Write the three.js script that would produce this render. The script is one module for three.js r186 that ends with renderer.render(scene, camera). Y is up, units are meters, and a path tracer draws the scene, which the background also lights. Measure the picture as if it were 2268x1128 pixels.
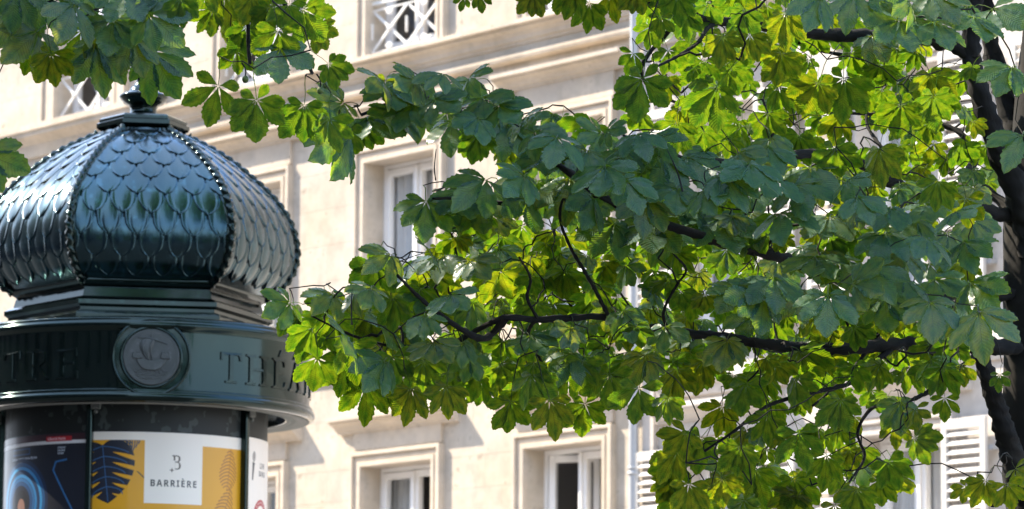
import * as THREE from 'three';
import { FontLoader } from 'three/addons/loaders/FontLoader.js';
import { TextGeometry } from 'three/addons/geometries/TextGeometry.js';
import { RoundedBoxGeometry } from 'three/addons/geometries/RoundedBoxGeometry.js';
import { mergeGeometries, mergeVertices } from 'three/addons/utils/BufferGeometryUtils.js';

function rng(seed) { let a = seed >>> 0; return () => { a = (a + 0x6D2B79F5) | 0; let t = Math.imul(a ^ (a >>> 15), 1 | a); t = (t + Math.imul(t ^ (t >>> 7), 61 | t)) ^ t; return ((t ^ (t >>> 14)) >>> 0) / 4294967296; }; }

// ---------------------------------------------------------------- camera, sky, sun, exposure
const PW = 2268, PH = 1128, FOC = 8840;                      // a long lens: 15 degrees across
const scene = new THREE.Scene();
const camera = new THREE.PerspectiveCamera(2 * Math.atan(PH / 2 / FOC) * 180 / Math.PI, PW / PH, 0.1, 800);
camera.position.set(0, 1.6, 0);
camera.rotation.set(Math.atan((1850 - PH / 2) / FOC), 0, 0.4 * Math.PI / 180, 'YXZ');
camera.updateMatrixWorld(true);
camera.focus = 12.4;
camera.userData.fStop = 9;

const SUN = new THREE.Vector3(-0.683, 0.664, -0.302).normalize();
// clear summer sky: deep blue overhead, whiter towards the horizon and round the sun, thin streaks of cirrus
{
  const w = 512, h = 256, d = new Float32Array(w * h * 4), q = (seed, n) => { const R = rng(seed), v = Array.from({ length: n * n }, R), e = (t) => t * t * (3 - 2 * t); return (x, y) => { x = (x - Math.floor(x)) * n; y = (y - Math.floor(y)) * n; const i = Math.floor(x), j = Math.floor(y), a = e(x - i), b = e(y - j), g = (m, o) => v[(o % n) * n + (m % n)]; return (g(i, j) * (1 - a) + g(i + 1, j) * a) * (1 - b) + (g(i, j + 1) * (1 - a) + g(i + 1, j + 1) * a) * b; }; }, c1 = q(3, 6), c2 = q(4, 15), c3 = q(5, 40);
  for (let j = 0; j < h; j++) for (let i = 0; i < w; i++) {
    const up = ((j + 0.5) / h - 0.5) * Math.PI, az = ((i + 0.5) / w - 0.5) * 2 * Math.PI, y = Math.sin(up), x = Math.cos(up) * Math.cos(az), z = Math.cos(up) * Math.sin(az), e = Math.max(0, y), f = Math.pow(1 - e, 2.6), cs = Math.max(-1, x * SUN.x + y * SUN.y + z * SUN.z), glow = 0.10 * Math.pow(Math.max(0, cs), 5) + 0.55 * Math.pow(Math.max(0, cs), 60);
    const k = 0.35 + y * 1.2, cx = x / k, cz = z / k, ci = Math.max(0, 0.5 * c1(cx * 0.16, cz * 0.1) + 0.3 * c2(cx * 0.16 + 0.3, cz * 0.1) + 0.2 * c3(cx * 0.16, cz * 0.1) - 0.42) * 1.5 * Math.min(1, e * 5), o = (j * w + i) * 4;
    const zen = [0.18, 0.36, 0.72], hor = [0.62, 0.68, 0.74];
    for (let c = 0; c < 3; c++) d[o + c] = y < 0 ? 0.12 : zen[c] * (1 - f) + hor[c] * f + glow * [1, 0.96, 0.88][c] + ci * (0.95 - zen[c]);
    d[o + 3] = 1;
  }
  const t = new THREE.DataTexture(d, w, h, THREE.RGBAFormat, THREE.FloatType);
  t.mapping = THREE.EquirectangularReflectionMapping; t.magFilter = THREE.LinearFilter; t.needsUpdate = true;
  scene.background = t; scene.environment = t;
}
const sun = new THREE.DirectionalLight(new THREE.Color().setRGB(1, 0.885, 0.72), 3.5);
sun.position.copy(SUN).multiplyScalar(60).add(new THREE.Vector3(0, 5, -22));
sun.target.position.set(0, 5, -22);
sun.castShadow = true;
sun.shadow.mapSize.set(4096, 4096);
Object.assign(sun.shadow.camera, { left: -26, right: 26, top: 26, bottom: -26, near: 1, far: 140 });
scene.add(sun, sun.target);
const renderer = new THREE.WebGLRenderer({ antialias: true });
renderer.toneMapping = THREE.LinearToneMapping;
renderer.toneMappingExposure = 3.75;
renderer.shadowMap.enabled = true;

// ---------------------------------------------------------------- helpers
const V = (x, y, z) => new THREE.Vector3(x, y, z);
const RAD = Math.PI / 180;
const lin = (r, g, b) => new THREE.Color().setRGB(r, g, b);
const camX = V(1, 0, 0).transformDirection(camera.matrixWorld), camY = V(0, 1, 0).transformDirection(camera.matrixWorld), camZ = V(0, 0, 1).transformDirection(camera.matrixWorld);
const at = (px, py, d) => camera.position.clone().addScaledVector(camX, (px - PW / 2) / FOC * d).addScaledVector(camY, -(py - PH / 2) / FOC * d).addScaledVector(camZ, -d);
const taken = new Map();
function numbered(name) { const n = taken.get(name) ?? 0; taken.set(name, n + 1); return n ? name + '_' + String(n).padStart(3, '0') : name; }
function finish(o) { o.castShadow = o.receiveShadow = true; return o; }
function thing(name, label, category, group) { const o = new THREE.Group(); o.name = numbered(name); o.userData = { label, category }; if (group) o.userData.group = group; scene.add(o); return o; }
function part(name, geo, mat, parent) { const m = finish(new THREE.Mesh(geo, mat)); m.name = name; parent.add(m); return m; }
function group(name, parent) { const g = new THREE.Group(); g.name = name; parent.add(g); return g; }
function structure(name, geo, mat) { const m = finish(new THREE.Mesh(geo, mat)); m.name = numbered(name); m.userData = { kind: 'structure' }; scene.add(m); return m; }
// uv in metres from the geometry's own place, looked up along the face's main axis
function metres(geo, s = 1, off = 0) {
  if (!geo.attributes.normal) geo.computeVertexNormals();
  const p = geo.attributes.position, n = geo.attributes.normal, uv = new Float32Array(p.count * 2);
  for (let i = 0; i < p.count; i++) {
    const ax = Math.abs(n.getX(i)), ay = Math.abs(n.getY(i)), az = Math.abs(n.getZ(i));
    const [a, b] = az >= ax && az >= ay ? [p.getX(i), p.getY(i)] : ax >= ay ? [p.getZ(i), p.getY(i)] : [p.getX(i), p.getZ(i)];
    uv[i * 2] = a * s + off; uv[i * 2 + 1] = b * s + off * 0.37;
  }
  geo.setAttribute('uv', new THREE.BufferAttribute(uv, 2));
  return geo;
}
const box = (x0, x1, y0, y1, z0, z1) => metres(new THREE.BoxGeometry(x1 - x0, y1 - y0, z1 - z0).translate((x0 + x1) / 2, (y0 + y1) / 2, (z0 + z1) / 2));
const rbox = (x0, x1, y0, y1, z0, z1, r = 0.006) => metres(new RoundedBoxGeometry(x1 - x0, y1 - y0, z1 - z0, 1, r).translate((x0 + x1) / 2, (y0 + y1) / 2, (z0 + z1) / 2));
function merge(list) { const g = mergeGeometries(list.map((x) => { const y = x.index ? x.toNonIndexed() : x; for (const k of Object.keys(y.attributes)) if (!['position', 'normal', 'uv'].includes(k)) y.deleteAttribute(k); return y; })); return g; }
// a straight moulding: profile points [z, y] swept along x
function run(profile, x0, x1) {
  const s = new THREE.Shape(profile.map(([z, y]) => new THREE.Vector2(-z, y)));
  return metres(new THREE.ExtrudeGeometry(s, { depth: x1 - x0, bevelEnabled: false }).rotateY(Math.PI / 2).translate(x0, 0, 0));
}
// a tube through points with a radius at each end, a little uneven
function limb(points, r0, r1, sides = 8, segs = 0, seed = 1, wobble = 0.0) {
  const c = new THREE.CatmullRomCurve3(points, false, 'centripetal'), R = rng(seed);
  const n = segs || Math.max(4, points.length * 6), pos = [], uv = [], idx = [], fr = c.computeFrenetFrames(n, false), L = c.getLength();
  for (let i = 0; i <= n; i++) {
    const t = i / n, p = c.getPointAt(t), r = (r0 + (r1 - r0) * t) * (1 + (R() - 0.5) * wobble);
    for (let k = 0; k <= sides; k++) {
      const a = k / sides * 2 * Math.PI, rr = r * (1 + wobble * 0.5 * (Math.sin((k % sides) * 2.3 + i * 0.9 + seed) * Math.sin(i * 0.37 + (k % sides)) + 0.6 * Math.sin((k % sides) * 4.1 - i * 1.7)));
      pos.push(p.x + rr * (Math.cos(a) * fr.normals[i].x + Math.sin(a) * fr.binormals[i].x), p.y + rr * (Math.cos(a) * fr.normals[i].y + Math.sin(a) * fr.binormals[i].y), p.z + rr * (Math.cos(a) * fr.normals[i].z + Math.sin(a) * fr.binormals[i].z));
      uv.push(k / sides * Math.max(1, Math.round(r0 * 12)) * 0.5, t * L * 2);
    }
  }
  const w = sides + 1;
  for (let i = 0; i < n; i++) for (let k = 0; k < sides; k++) { const a = i * w + k; idx.push(a, a + 1, a + w, a + 1, a + w + 1, a + w); }
  const g = new THREE.BufferGeometry();
  g.setAttribute('position', new THREE.Float32BufferAttribute(pos, 3)); g.setAttribute('uv', new THREE.Float32BufferAttribute(uv, 2)); g.setIndex(idx); g.computeVertexNormals();
  return g;
}

// ---------------------------------------------------------------- textures (grain, wear, print)
function tileNoise(seed, n) {             // value noise that repeats after n cells
  const R = rng(seed), v = Array.from({ length: n * n }, R), s = (t) => t * t * (3 - 2 * t);
  return (x, y) => { x = ((x % 1) + 1) % 1 * n; y = ((y % 1) + 1) % 1 * n; const i = Math.floor(x), j = Math.floor(y), a = s(x - i), b = s(y - j), q = (p, r) => v[(r % n) * n + (p % n)]; return (q(i, j) * (1 - a) + q(i + 1, j) * a) * (1 - b) + (q(i, j + 1) * (1 - a) + q(i + 1, j + 1) * a) * b; };
}
function fbm(seed, n, oct) { const l = Array.from({ length: oct }, (_, k) => tileNoise(seed + k * 17, n << k)); return (x, y) => l.reduce((a, f, k) => a + f(x, y) * 0.5 ** (k + 1), 0) / (1 - 0.5 ** oct); }
function tex(w, h, f, srgb = true) {
  const d = new Uint8Array(w * h * 4);
  for (let j = 0; j < h; j++) for (let i = 0; i < w; i++) { const c = f((i + 0.5) / w, (j + 0.5) / h), o = (j * w + i) * 4; for (let k = 0; k < 3; k++) d[o + k] = Math.max(0, Math.min(255, (Array.isArray(c) ? c[k] : c) * 255)); d[o + 3] = 255; }
  const t = new THREE.DataTexture(d, w, h);
  t.magFilter = THREE.LinearFilter; t.minFilter = THREE.LinearFilter; t.wrapS = t.wrapT = THREE.RepeatWrapping; t.needsUpdate = true;
  if (srgb) t.colorSpace = THREE.SRGBColorSpace;
  return t;
}
const std = (o) => new THREE.MeshStandardMaterial({ roughness: 0.85, ...o });
const phys = (o) => new THREE.MeshPhysicalMaterial(o);

const nA = fbm(3, 4, 5), nB = fbm(11, 16, 4), nC = fbm(29, 3, 3);
const stoneMap = tex(512, 512, (x, y) => { const a = nA(x, y), b = nB(x, y), pit = b > 0.7 ? (b - 0.7) * 1.2 : 0, k = 0.86 + 0.16 * (a - 0.5) + 0.14 * (b - 0.5) - pit; const warm = 0.05 * (nC(x, y) - 0.5); return [k + 0.06 + warm, k + 0.04, k + 0.02 - warm * 1.6]; });
const stoneBump = tex(512, 512, (x, y) => nB(x, y) * 0.7 + nA(x, y) * 0.3, false);
stoneMap.repeat.set(0.7, 0.7); stoneBump.repeat.set(0.7, 0.7);
const stoneOf = (r, g, b) => std({ color: lin(r, g, b), map: stoneMap, bumpMap: stoneBump, bumpScale: 0.004, roughness: 0.92 });
const STONE = [stoneOf(0.58, 0.52, 0.43), stoneOf(0.585, 0.525, 0.435), stoneOf(0.575, 0.516, 0.428), stoneOf(0.58, 0.518, 0.422)];
const MORTAR = stoneOf(0.52, 0.47, 0.40), TRIM = stoneOf(0.64, 0.56, 0.45);
const RENDERED = stoneOf(0.645, 0.605, 0.55);
const WHITE = phys({ color: lin(0.78, 0.77, 0.75), roughness: 0.45, bumpMap: stoneBump, bumpScale: 0.001 });
const SHUTTER = std({ color: lin(0.54, 0.51, 0.465), roughness: 0.6, bumpMap: stoneBump, bumpScale: 0.001 });
const RAIL = std({ color: lin(0.78, 0.76, 0.72), roughness: 0.5 });
const GLASS = phys({ color: lin(1, 1, 1), transmission: 1, thickness: 0, roughness: 0.02, ior: 1.5 });
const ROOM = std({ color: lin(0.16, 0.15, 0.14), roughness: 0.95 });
const ZINC = std({ color: lin(0.42, 0.43, 0.44), roughness: 0.45, metalness: 0.35 });
const clothN = fbm(41, 24, 3);
const CURTAIN = phys({ color: lin(0.74, 0.76, 0.76), roughness: 1, transmission: 0.35, thickness: 0, map: tex(128, 128, (x, y) => 0.9 + 0.1 * clothN(x, y)) });

// ---------------------------------------------------------------- ground
{
  const g1 = fbm(71, 8, 5);
  const asphalt = std({ color: lin(0.05, 0.05, 0.052), map: tex(256, 256, (x, y) => 0.75 + 0.5 * (g1(x, y) - 0.3)), roughness: 0.9 });
  asphalt.map.repeat.set(0.5, 0.5);
  structure('ground', metres(new THREE.PlaneGeometry(700, 700).rotateX(-Math.PI / 2)), asphalt);
}

// ---------------------------------------------------------------- the street front: three houses in one plane
// building axes: x along the front towards the viewer's right, y up, z out of the wall
const QW = at(980, 564, 38);
function frontage(name, label) { const o = thing(name, label, 'building'); o.position.set(QW.x, 0, QW.z); o.rotation.y = -51 * RAD; return o; }

// pavement of pale slabs along the front, and the row of houses across the street whose shaded side the column and the panes mirror
{
  const slab = std({ color: lin(0.50, 0.475, 0.44), map: stoneMap, roughness: 0.9 });
  const p = structure('pavement', box(-40, 45, 0, 0.12, 0.02, 11.6), slab); p.position.set(QW.x, 0, QW.z); p.rotation.y = -51 * RAD;
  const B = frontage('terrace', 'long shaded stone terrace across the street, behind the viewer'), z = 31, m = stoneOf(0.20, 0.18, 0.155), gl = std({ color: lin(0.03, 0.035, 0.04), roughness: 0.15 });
  const hs = []; for (let k = 0; k < 26; k++) for (let r = 0; r < 5; r++) hs.push([-44.5 + k * 3.1, -43.3 + k * 3.1, 1.2 + r * 3.5, 3.3 + r * 3.5]);
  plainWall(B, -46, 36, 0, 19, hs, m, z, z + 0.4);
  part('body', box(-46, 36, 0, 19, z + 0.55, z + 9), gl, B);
  part('roof', run([[z - 0.3, 19], [z + 9, 19], [z + 7, 22], [z + 1.4, 22]], -46, 36), std({ color: lin(0.16, 0.17, 0.19), roughness: 0.6 }), B);
}

function subtract(x0, x1, holes) { let l = [[x0, x1]]; for (const [a, b] of holes) l = l.flatMap(([p, q]) => b <= p || a >= q ? [[p, q]] : [[p, a], [b, q]].filter(([m, n]) => n - m > 0.02)); return l; }
// ashlar blocks with recessed joints between the levels given, leaving the openings out
function ashlar(parent, x0, x1, levels, holes, seed) {
  const R = rng(seed), wall = group('wall', parent), back = [], J = 0.0011;
  let row = 0;
  for (let i = 0; i + 1 < levels.length; i++) {
    const n = Math.max(1, Math.round((levels[i + 1] - levels[i]) / 0.34)), h = (levels[i + 1] - levels[i]) / n;
    for (let k = 0; k < n; k++, row++) {
      const y0 = levels[i] + k * h, y1 = y0 + h, open = holes.filter(([, , a, b]) => a < y1 - 0.01 && b > y0 + 0.01).map(([a, b]) => [a, b]);
      for (const [p, q] of subtract(x0, x1, open)) {
        back.push(box(p + 0.006, q - 0.006, y0 + 0.0003, y1 - 0.0003, -0.295, -0.006));
        let x = p, first = true;
        while (x < q - 0.01) {
          let w = first && row % 2 ? 0.36 : 0.62 + R() * 0.18;
          if (q - x - w < 0.26) w = q - x;
          part('stone', box(x + (x > p ? J : 0), x + w - (x + w < q - 0.01 ? J : 0), y0 + J, y1 - J, -0.3, (R() - 0.5) * 0.0012), STONE[Math.floor(R() * 4)], wall);
          x += w; first = false;
        }
      }
    }
  }
  part('mortar_bed', merge(back), MORTAR, wall);
  return wall;
}
function plainWall(parent, x0, x1, y0, y1, holes, mat, z0 = -0.3, z1 = 0) {
  const ys = [...new Set([y0, y1, ...holes.flatMap(([, , a, b]) => [a, b])])].filter((y) => y >= y0 && y <= y1).sort((a, b) => a - b), l = [];
  for (let i = 0; i + 1 < ys.length; i++) for (const [p, q] of subtract(x0, x1, holes.filter(([, , a, b]) => a < ys[i + 1] - 0.001 && b > ys[i] + 0.001).map(([a, b]) => [a, b]))) l.push(box(p, q, ys[i], ys[i + 1], z0, z1));
  return part('wall_surface', merge(l), mat, parent);
}
// stepped stone surround of an opening, open at the bottom
function surround(parent, x0, x1, y0, y1, mat, w = 0.15) {
  const u = (a, b, z) => { const s = new THREE.Shape([[x0 - b, y0], [x0 - b, y1 + b], [x1 + b, y1 + b], [x1 + b, y0], [x1 + a, y0], [x1 + a, y1 + a], [x0 - a, y1 + a], [x0 - a, y0]].map(([x, y]) => new THREE.Vector2(x, y))); return metres(new THREE.ExtrudeGeometry(s, { depth: z + 0.01, bevelEnabled: true, bevelSize: 0.006, bevelThickness: 0.006, bevelOffset: -0.006, bevelSegments: 2 }).translate(0, 0, -0.012)); };
  return part('architrave', merge([u(w * 0.72, w, 0.062), u(w * 0.35, w * 0.7, 0.036), u(0.002, w * 0.33, 0.046)]), mat, parent);
}
function hood(parent, c, y, half, mat, p = 0.19) {
  const prof = [[0, y - 0.15], [0.05, y - 0.15], [0.055, y - 0.125], [0.075, y - 0.12], [0.085, y - 0.10], [0.11, y - 0.075], [0.15, y - 0.058], [0.155, y - 0.04], [p, y - 0.036], [p, y], [0, y + 0.035]];
  return part('window_hood', run(prof, c - half, c + half), mat, parent);
}
function drape(w, h, folds, amp, seed) {
  const R = rng(seed), ph = R() * 6, g = new THREE.PlaneGeometry(w, h, folds * 6, 6), p = g.attributes.position;
  for (let i = 0; i < p.count; i++) p.setZ(i, amp * Math.sin((p.getX(i) / w + 0.5) * folds * 2 * Math.PI + ph + 0.4 * Math.sin(p.getY(i) * 2)) * (0.8 + 0.2 * Math.sin(p.getX(i) * 9 + ph)));
  g.computeVertexNormals(); return g;
}
// a two-leaf casement with its room behind; ajar turns the left leaf in
function casement(parent, x0, x1, y0, y1, { ajar = 0, curtain = 'net', seed = 1, bar = 0 } = {}) {
  const w = group('window', parent), z = -0.2, fr = 0.045, c = (x0 + x1) / 2;
  part('frame', merge([rbox(x0, x0 + fr, y0, y1, z - 0.06, z), rbox(x1 - fr, x1, y0, y1, z - 0.06, z), rbox(x0 + fr, x1 - fr, y1 - fr, y1, z - 0.06, z), rbox(x0 + fr, x1 - fr, y0, y0 + fr, z - 0.06, z)]), WHITE, w);
  const leaf = (a, b, turn, hinge) => {
    const st = 0.065, Y0 = y0 + fr + 0.004, Y1 = y1 - fr - 0.004;
    const geo = merge([rbox(a, a + st, Y0, Y1, z - 0.052, z + 0.012), rbox(b - st, b, Y0, Y1, z - 0.052, z + 0.012), rbox(a + st, b - st, Y1 - st, Y1, z - 0.05, z + 0.01), rbox(a + st, b - st, Y0, Y0 + st + 0.03, z - 0.05, z + 0.01), ...(bar ? [rbox(a + st, b - st, bar - 0.012, bar + 0.012, z - 0.04, z)] : [])]);
    if (turn) geo.translate(-hinge, 0, -(z - 0.05)).rotateY(turn).translate(hinge, 0, z - 0.05);
    part('sash', geo, WHITE, w);
    const flat = new THREE.PlaneGeometry(b - a - 2 * st, Y1 - Y0 - 2 * st - 0.03).translate((a + b) / 2, (Y0 + Y1 + 0.03) / 2, z - 0.02);
    if (turn) flat.translate(-hinge, 0, -(z - 0.05)).rotateY(turn).translate(hinge, 0, z - 0.05);
    part('pane', flat, GLASS, w);
  };
  leaf(x0 + fr + 0.003, c - 0.002, ajar, x0 + fr);
  leaf(c + 0.002, x1 - fr - 0.003, 0, 0);
  part('centre_strip', rbox(c - 0.022, c + 0.022, y0 + fr + 0.01, y1 - fr - 0.01, z + 0.014, z + 0.034), WHITE, w);
  // room box: five sides round a dark space
  const X0 = x0 - 0.5, X1 = x1 + 0.5, Y0 = y0 - 0.5, Y1 = y1 + 0.35, Z0 = -3.2, t = 0.06;
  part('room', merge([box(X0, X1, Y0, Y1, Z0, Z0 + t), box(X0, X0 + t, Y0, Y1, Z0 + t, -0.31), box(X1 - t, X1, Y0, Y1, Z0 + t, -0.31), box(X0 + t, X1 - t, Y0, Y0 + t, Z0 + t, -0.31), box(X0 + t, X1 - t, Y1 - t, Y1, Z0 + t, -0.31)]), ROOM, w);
  const W = x1 - x0, H = y1 - y0;
  if (curtain === 'net') part('net_curtain', drape(W * 1.15, H * 1.05, 9, 0.02, seed).translate(c, (y0 + y1) / 2, -0.29), CURTAIN, w);
  if (curtain === 'sides') for (const s of [-1, 1]) part('curtain', drape(W * 0.32, H * 1.05, 4, 0.03, seed + s).translate(c + s * W * 0.42, (y0 + y1) / 2, -0.38), CURTAIN, w);
  return w;
}
function bar(a, b, r) { const d = b.clone().sub(a), g = new THREE.CylinderGeometry(r, r, d.length(), 6); g.applyQuaternion(new THREE.Quaternion().setFromUnitVectors(V(0, 1, 0), d.clone().normalize())); const m = a.clone().add(b).multiplyScalar(0.5); return g.translate(m.x, m.y, m.z); }
function flatBar(a, b, w, t) { const d = b.clone().sub(a), g = new THREE.BoxGeometry(w, d.length(), t); g.rotateZ(Math.atan2(-d.x, d.y)); const m = a.clone().add(b).multiplyScalar(0.5); return g.translate(m.x, m.y, m.z); }
// white lattice guard across the foot of a window
function guard(parent, x0, x1, y0, h, rich) {
  const g = group('balcony_railing', parent), z = -0.05, n = rich ? 2 : 2, w = (x1 - x0) / n;
  part('rail', box(x0, x1, y0 + 0.012, y0 + 0.035, z - 0.012, z + 0.012), RAIL, g);
  part('rail', box(x0, x1, y0 + h - 0.02, y0 + h + 0.008, z - 0.016, z + 0.016), RAIL, g);
  part('rail', box(x0, x1, y0 + h * 0.84, y0 + h * 0.84 + 0.012, z - 0.008, z + 0.008), RAIL, g);
  const ros = new THREE.SphereGeometry(0.024, 10, 6).scale(1, 1, 0.6);
  const bud = new THREE.SphereGeometry(0.02, 8, 6);
  const b0 = y0 + 0.036, b1 = y0 + h * 0.84;
  for (let k = 0; k < n; k++) {
    const a = x0 + k * w, b = a + w, m = (a + b) / 2, my = (b0 + b1) / 2;
    part('lattice_bar', flatBar(V(a, b0, z + 0.008), V(b, b1, z + 0.008), 0.026, 0.014), RAIL, g);
    part('lattice_bar', flatBar(V(a, b1, z - 0.008), V(b, b0, z - 0.008), 0.026, 0.014), RAIL, g);
    part('rosette', ros.clone().translate(m, my, z + 0.018), RAIL, g);
    if (rich) {
      for (const [ox, oy, up] of [[m, b1 - 0.01, -1], [m, b0 + 0.01, 1]]) {
        const l = [];
        for (let q = -2; q <= 2; q++) for (let e = 1; e <= 2; e++) { const an = q * 26 * RAD; l.push(bud.clone().scale(0.7, 1, 0.6).translate(ox + Math.sin(an) * 0.026 * e, oy + up * (Math.cos(an) * 0.026 * e - 0.01), z + 0.012)); }
        part('palmette', merge(l), RAIL, g);
      }
    }
  }
  for (let k = 0; k <= n; k++) if (rich) { const l = []; for (let q = 0; q < 5; q++) l.push(bud.clone().scale(0.9 - 0.12 * Math.abs(q - 2), 1, 0.7).translate(x0 + k * w, (b0 + b1) / 2 + (q - 2) * 0.032, z + 0.012)); part('leaf_ornament', merge(l), RAIL, g); }
}

// ---- middle house, cut stone
const CORN = 9.10;
function cornice(parent, x0, x1, y, mat) {
  part('cornice', run([[0, y - 0.34], [0.045, y - 0.34], [0.075, y - 0.325], [0.085, y - 0.30], [0.085, y - 0.275], [0.05, y - 0.262], [0.03, y - 0.255], [0.03, y - 0.19], [0.05, y - 0.183], [0.055, y - 0.155], [0.075, y - 0.15], [0.082, y - 0.11], [0.105, y - 0.075], [0.15, y - 0.055], [0.155, y - 0.028], [0.2, y - 0.024], [0.2, y + 0.018], [0, y + 0.05]], x0, x1), mat, parent);
}
{
  const B = frontage('stone_house', 'cream cut-stone house in the middle with moulded windows and a lattice balcony'), X0 = -4.74, X1 = 2.955;
  const c = (k) => -0.65 + 2.5 * k, hw = 0.555;
  const holes = [];
  for (const k of [-1, 0, 1]) { holes.push([c(k) - hw, c(k) + hw, 3.2, 5.11], [c(k) - hw, c(k) + hw, 6.26, 8.09], [c(k) - hw, c(k) + hw, 9.16, 11.1]); }
  ashlar(B, X0, X1, [4.2, 5.11, 5.6, 6.26, 8.09, 8.64, 9.16, 10.3], holes, 5);
  plainWall(B, X0, X1, 0, 4.2, holes.filter((h) => h[2] < 4), STONE[0], -0.3, -0.002);
  plainWall(B, X0, X1, 10.3, 13.5, holes.filter((h) => h[3] > 10.3), STONE[1], -0.3, -0.002);
  part('body', merge([box(X0, X1, 0, 13.5, -9, -3.3), box(X0, X1, 13.3, 13.6, -3.3, 0.1), box(X0, X0 + 0.2, 0, 13.3, -3.3, -0.3), box(X1 - 0.2, X1, 0, 13.3, -3.3, -0.3)]), STONE[2], B);
  cornice(B, X0, X1, CORN, TRIM);
  part('string_course', run([[0, 5.98], [0.03, 5.98], [0.035, 6.02], [0.07, 6.05], [0.08, 6.075], [0.08, 6.13], [0, 6.16]], X0, X1), TRIM, B);
  for (const k of [-1, 0, 1]) {
    const a = c(k) - hw, b = c(k) + hw;
    surround(B, a, b, 3.2, 5.11, TRIM); surround(B, a, b, 6.26, 8.09, TRIM); surround(B, a, b, 9.16, 11.1, TRIM);
    for (const [y0, y1] of [[5.272, 5.452], [8.252, 8.492]]) part('frieze_panel', box(a - 0.135, b + 0.135, y0, y1, -0.01, 0.034), TRIM, B);
    hood(B, c(k), 5.6, 0.93, TRIM); hood(B, c(k), 8.64, 0.93, TRIM);
    part('window_sill', rbox(a - 0.16, b + 0.16, 6.162, 6.255, -0.02, 0.11, 0.01), TRIM, B);
    casement(B, a, b, 3.2, 5.11, { ajar: k === 1 ? 28 * RAD : 0, curtain: k === 0 ? 'sides' : 'none', seed: 10 + k });
    casement(B, a, b, 6.26, 8.09, { curtain: 'net', seed: 20 + k, bar: 7.12 });
    casement(B, a, b, 9.16, 11.1, { curtain: 'none', seed: 30 + k });
    guard(B, a, b, 9.17, 0.53, true);
  }
  const vent = []; for (let i = 0; i < 5; i++) vent.push(box(2.8, 2.9, 8.72 + i * 0.024, 8.73 + i * 0.024, 0.001, 0.008));
  part('vent_grille', merge(vent), ZINC, B);
}
// ---- left house
{
  const B = frontage('stone_house', 'pale stone house at the left edge behind the column dome, with a plain lattice balcony'), X0 = -15, X1 = -4.76;
  const y = 9.21, holes = [[-6.87, -5.76, y + 0.07, 11.3], [-9.4, -8.3, y + 0.07, 11.3]];
  ashlar(B, -9, X1, [4.6, 6.2, 8.6, y + 0.07, 10.4], holes, 9);
  plainWall(B, X0, -9, 0, 14, [], STONE[2]); plainWall(B, -9, X1, 0, 4.6, [], STONE[2]); plainWall(B, -9, X1, 10.4, 14, holes, STONE[2]);
  part('body', merge([box(X0, X1, 0, 14, -9, -3.3), box(X0, X1, 13.8, 14.1, -3.3, 0.1), box(X1 - 0.2, X1, 0, 13.8, -3.3, -0.3)]), STONE[2], B);
  part('cornice', run([[0, y - 0.28], [0.04, y - 0.28], [0.06, y - 0.2], [0.07, y - 0.15], [0.12, y - 0.11], [0.18, y - 0.075], [0.185, y - 0.03], [0.21, y - 0.02], [0.21, y + 0.045], [0, y + 0.068]], X0, X1 - 0.18), TRIM, B);
  surround(B, -6.87, -5.76, y + 0.07, 11.3, TRIM, 0.3);
  casement(B, -6.87, -5.76, y + 0.07, 11.3, { curtain: 'none', seed: 44 });
  guard(B, -6.87, -5.76, y + 0.075, 0.55, false);
  part('downpipe', merge([new THREE.CylinderGeometry(0.05, 0.05, 14, 12).translate(-4.82, 7, 0.08)]), RENDERED, B);
}
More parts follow.
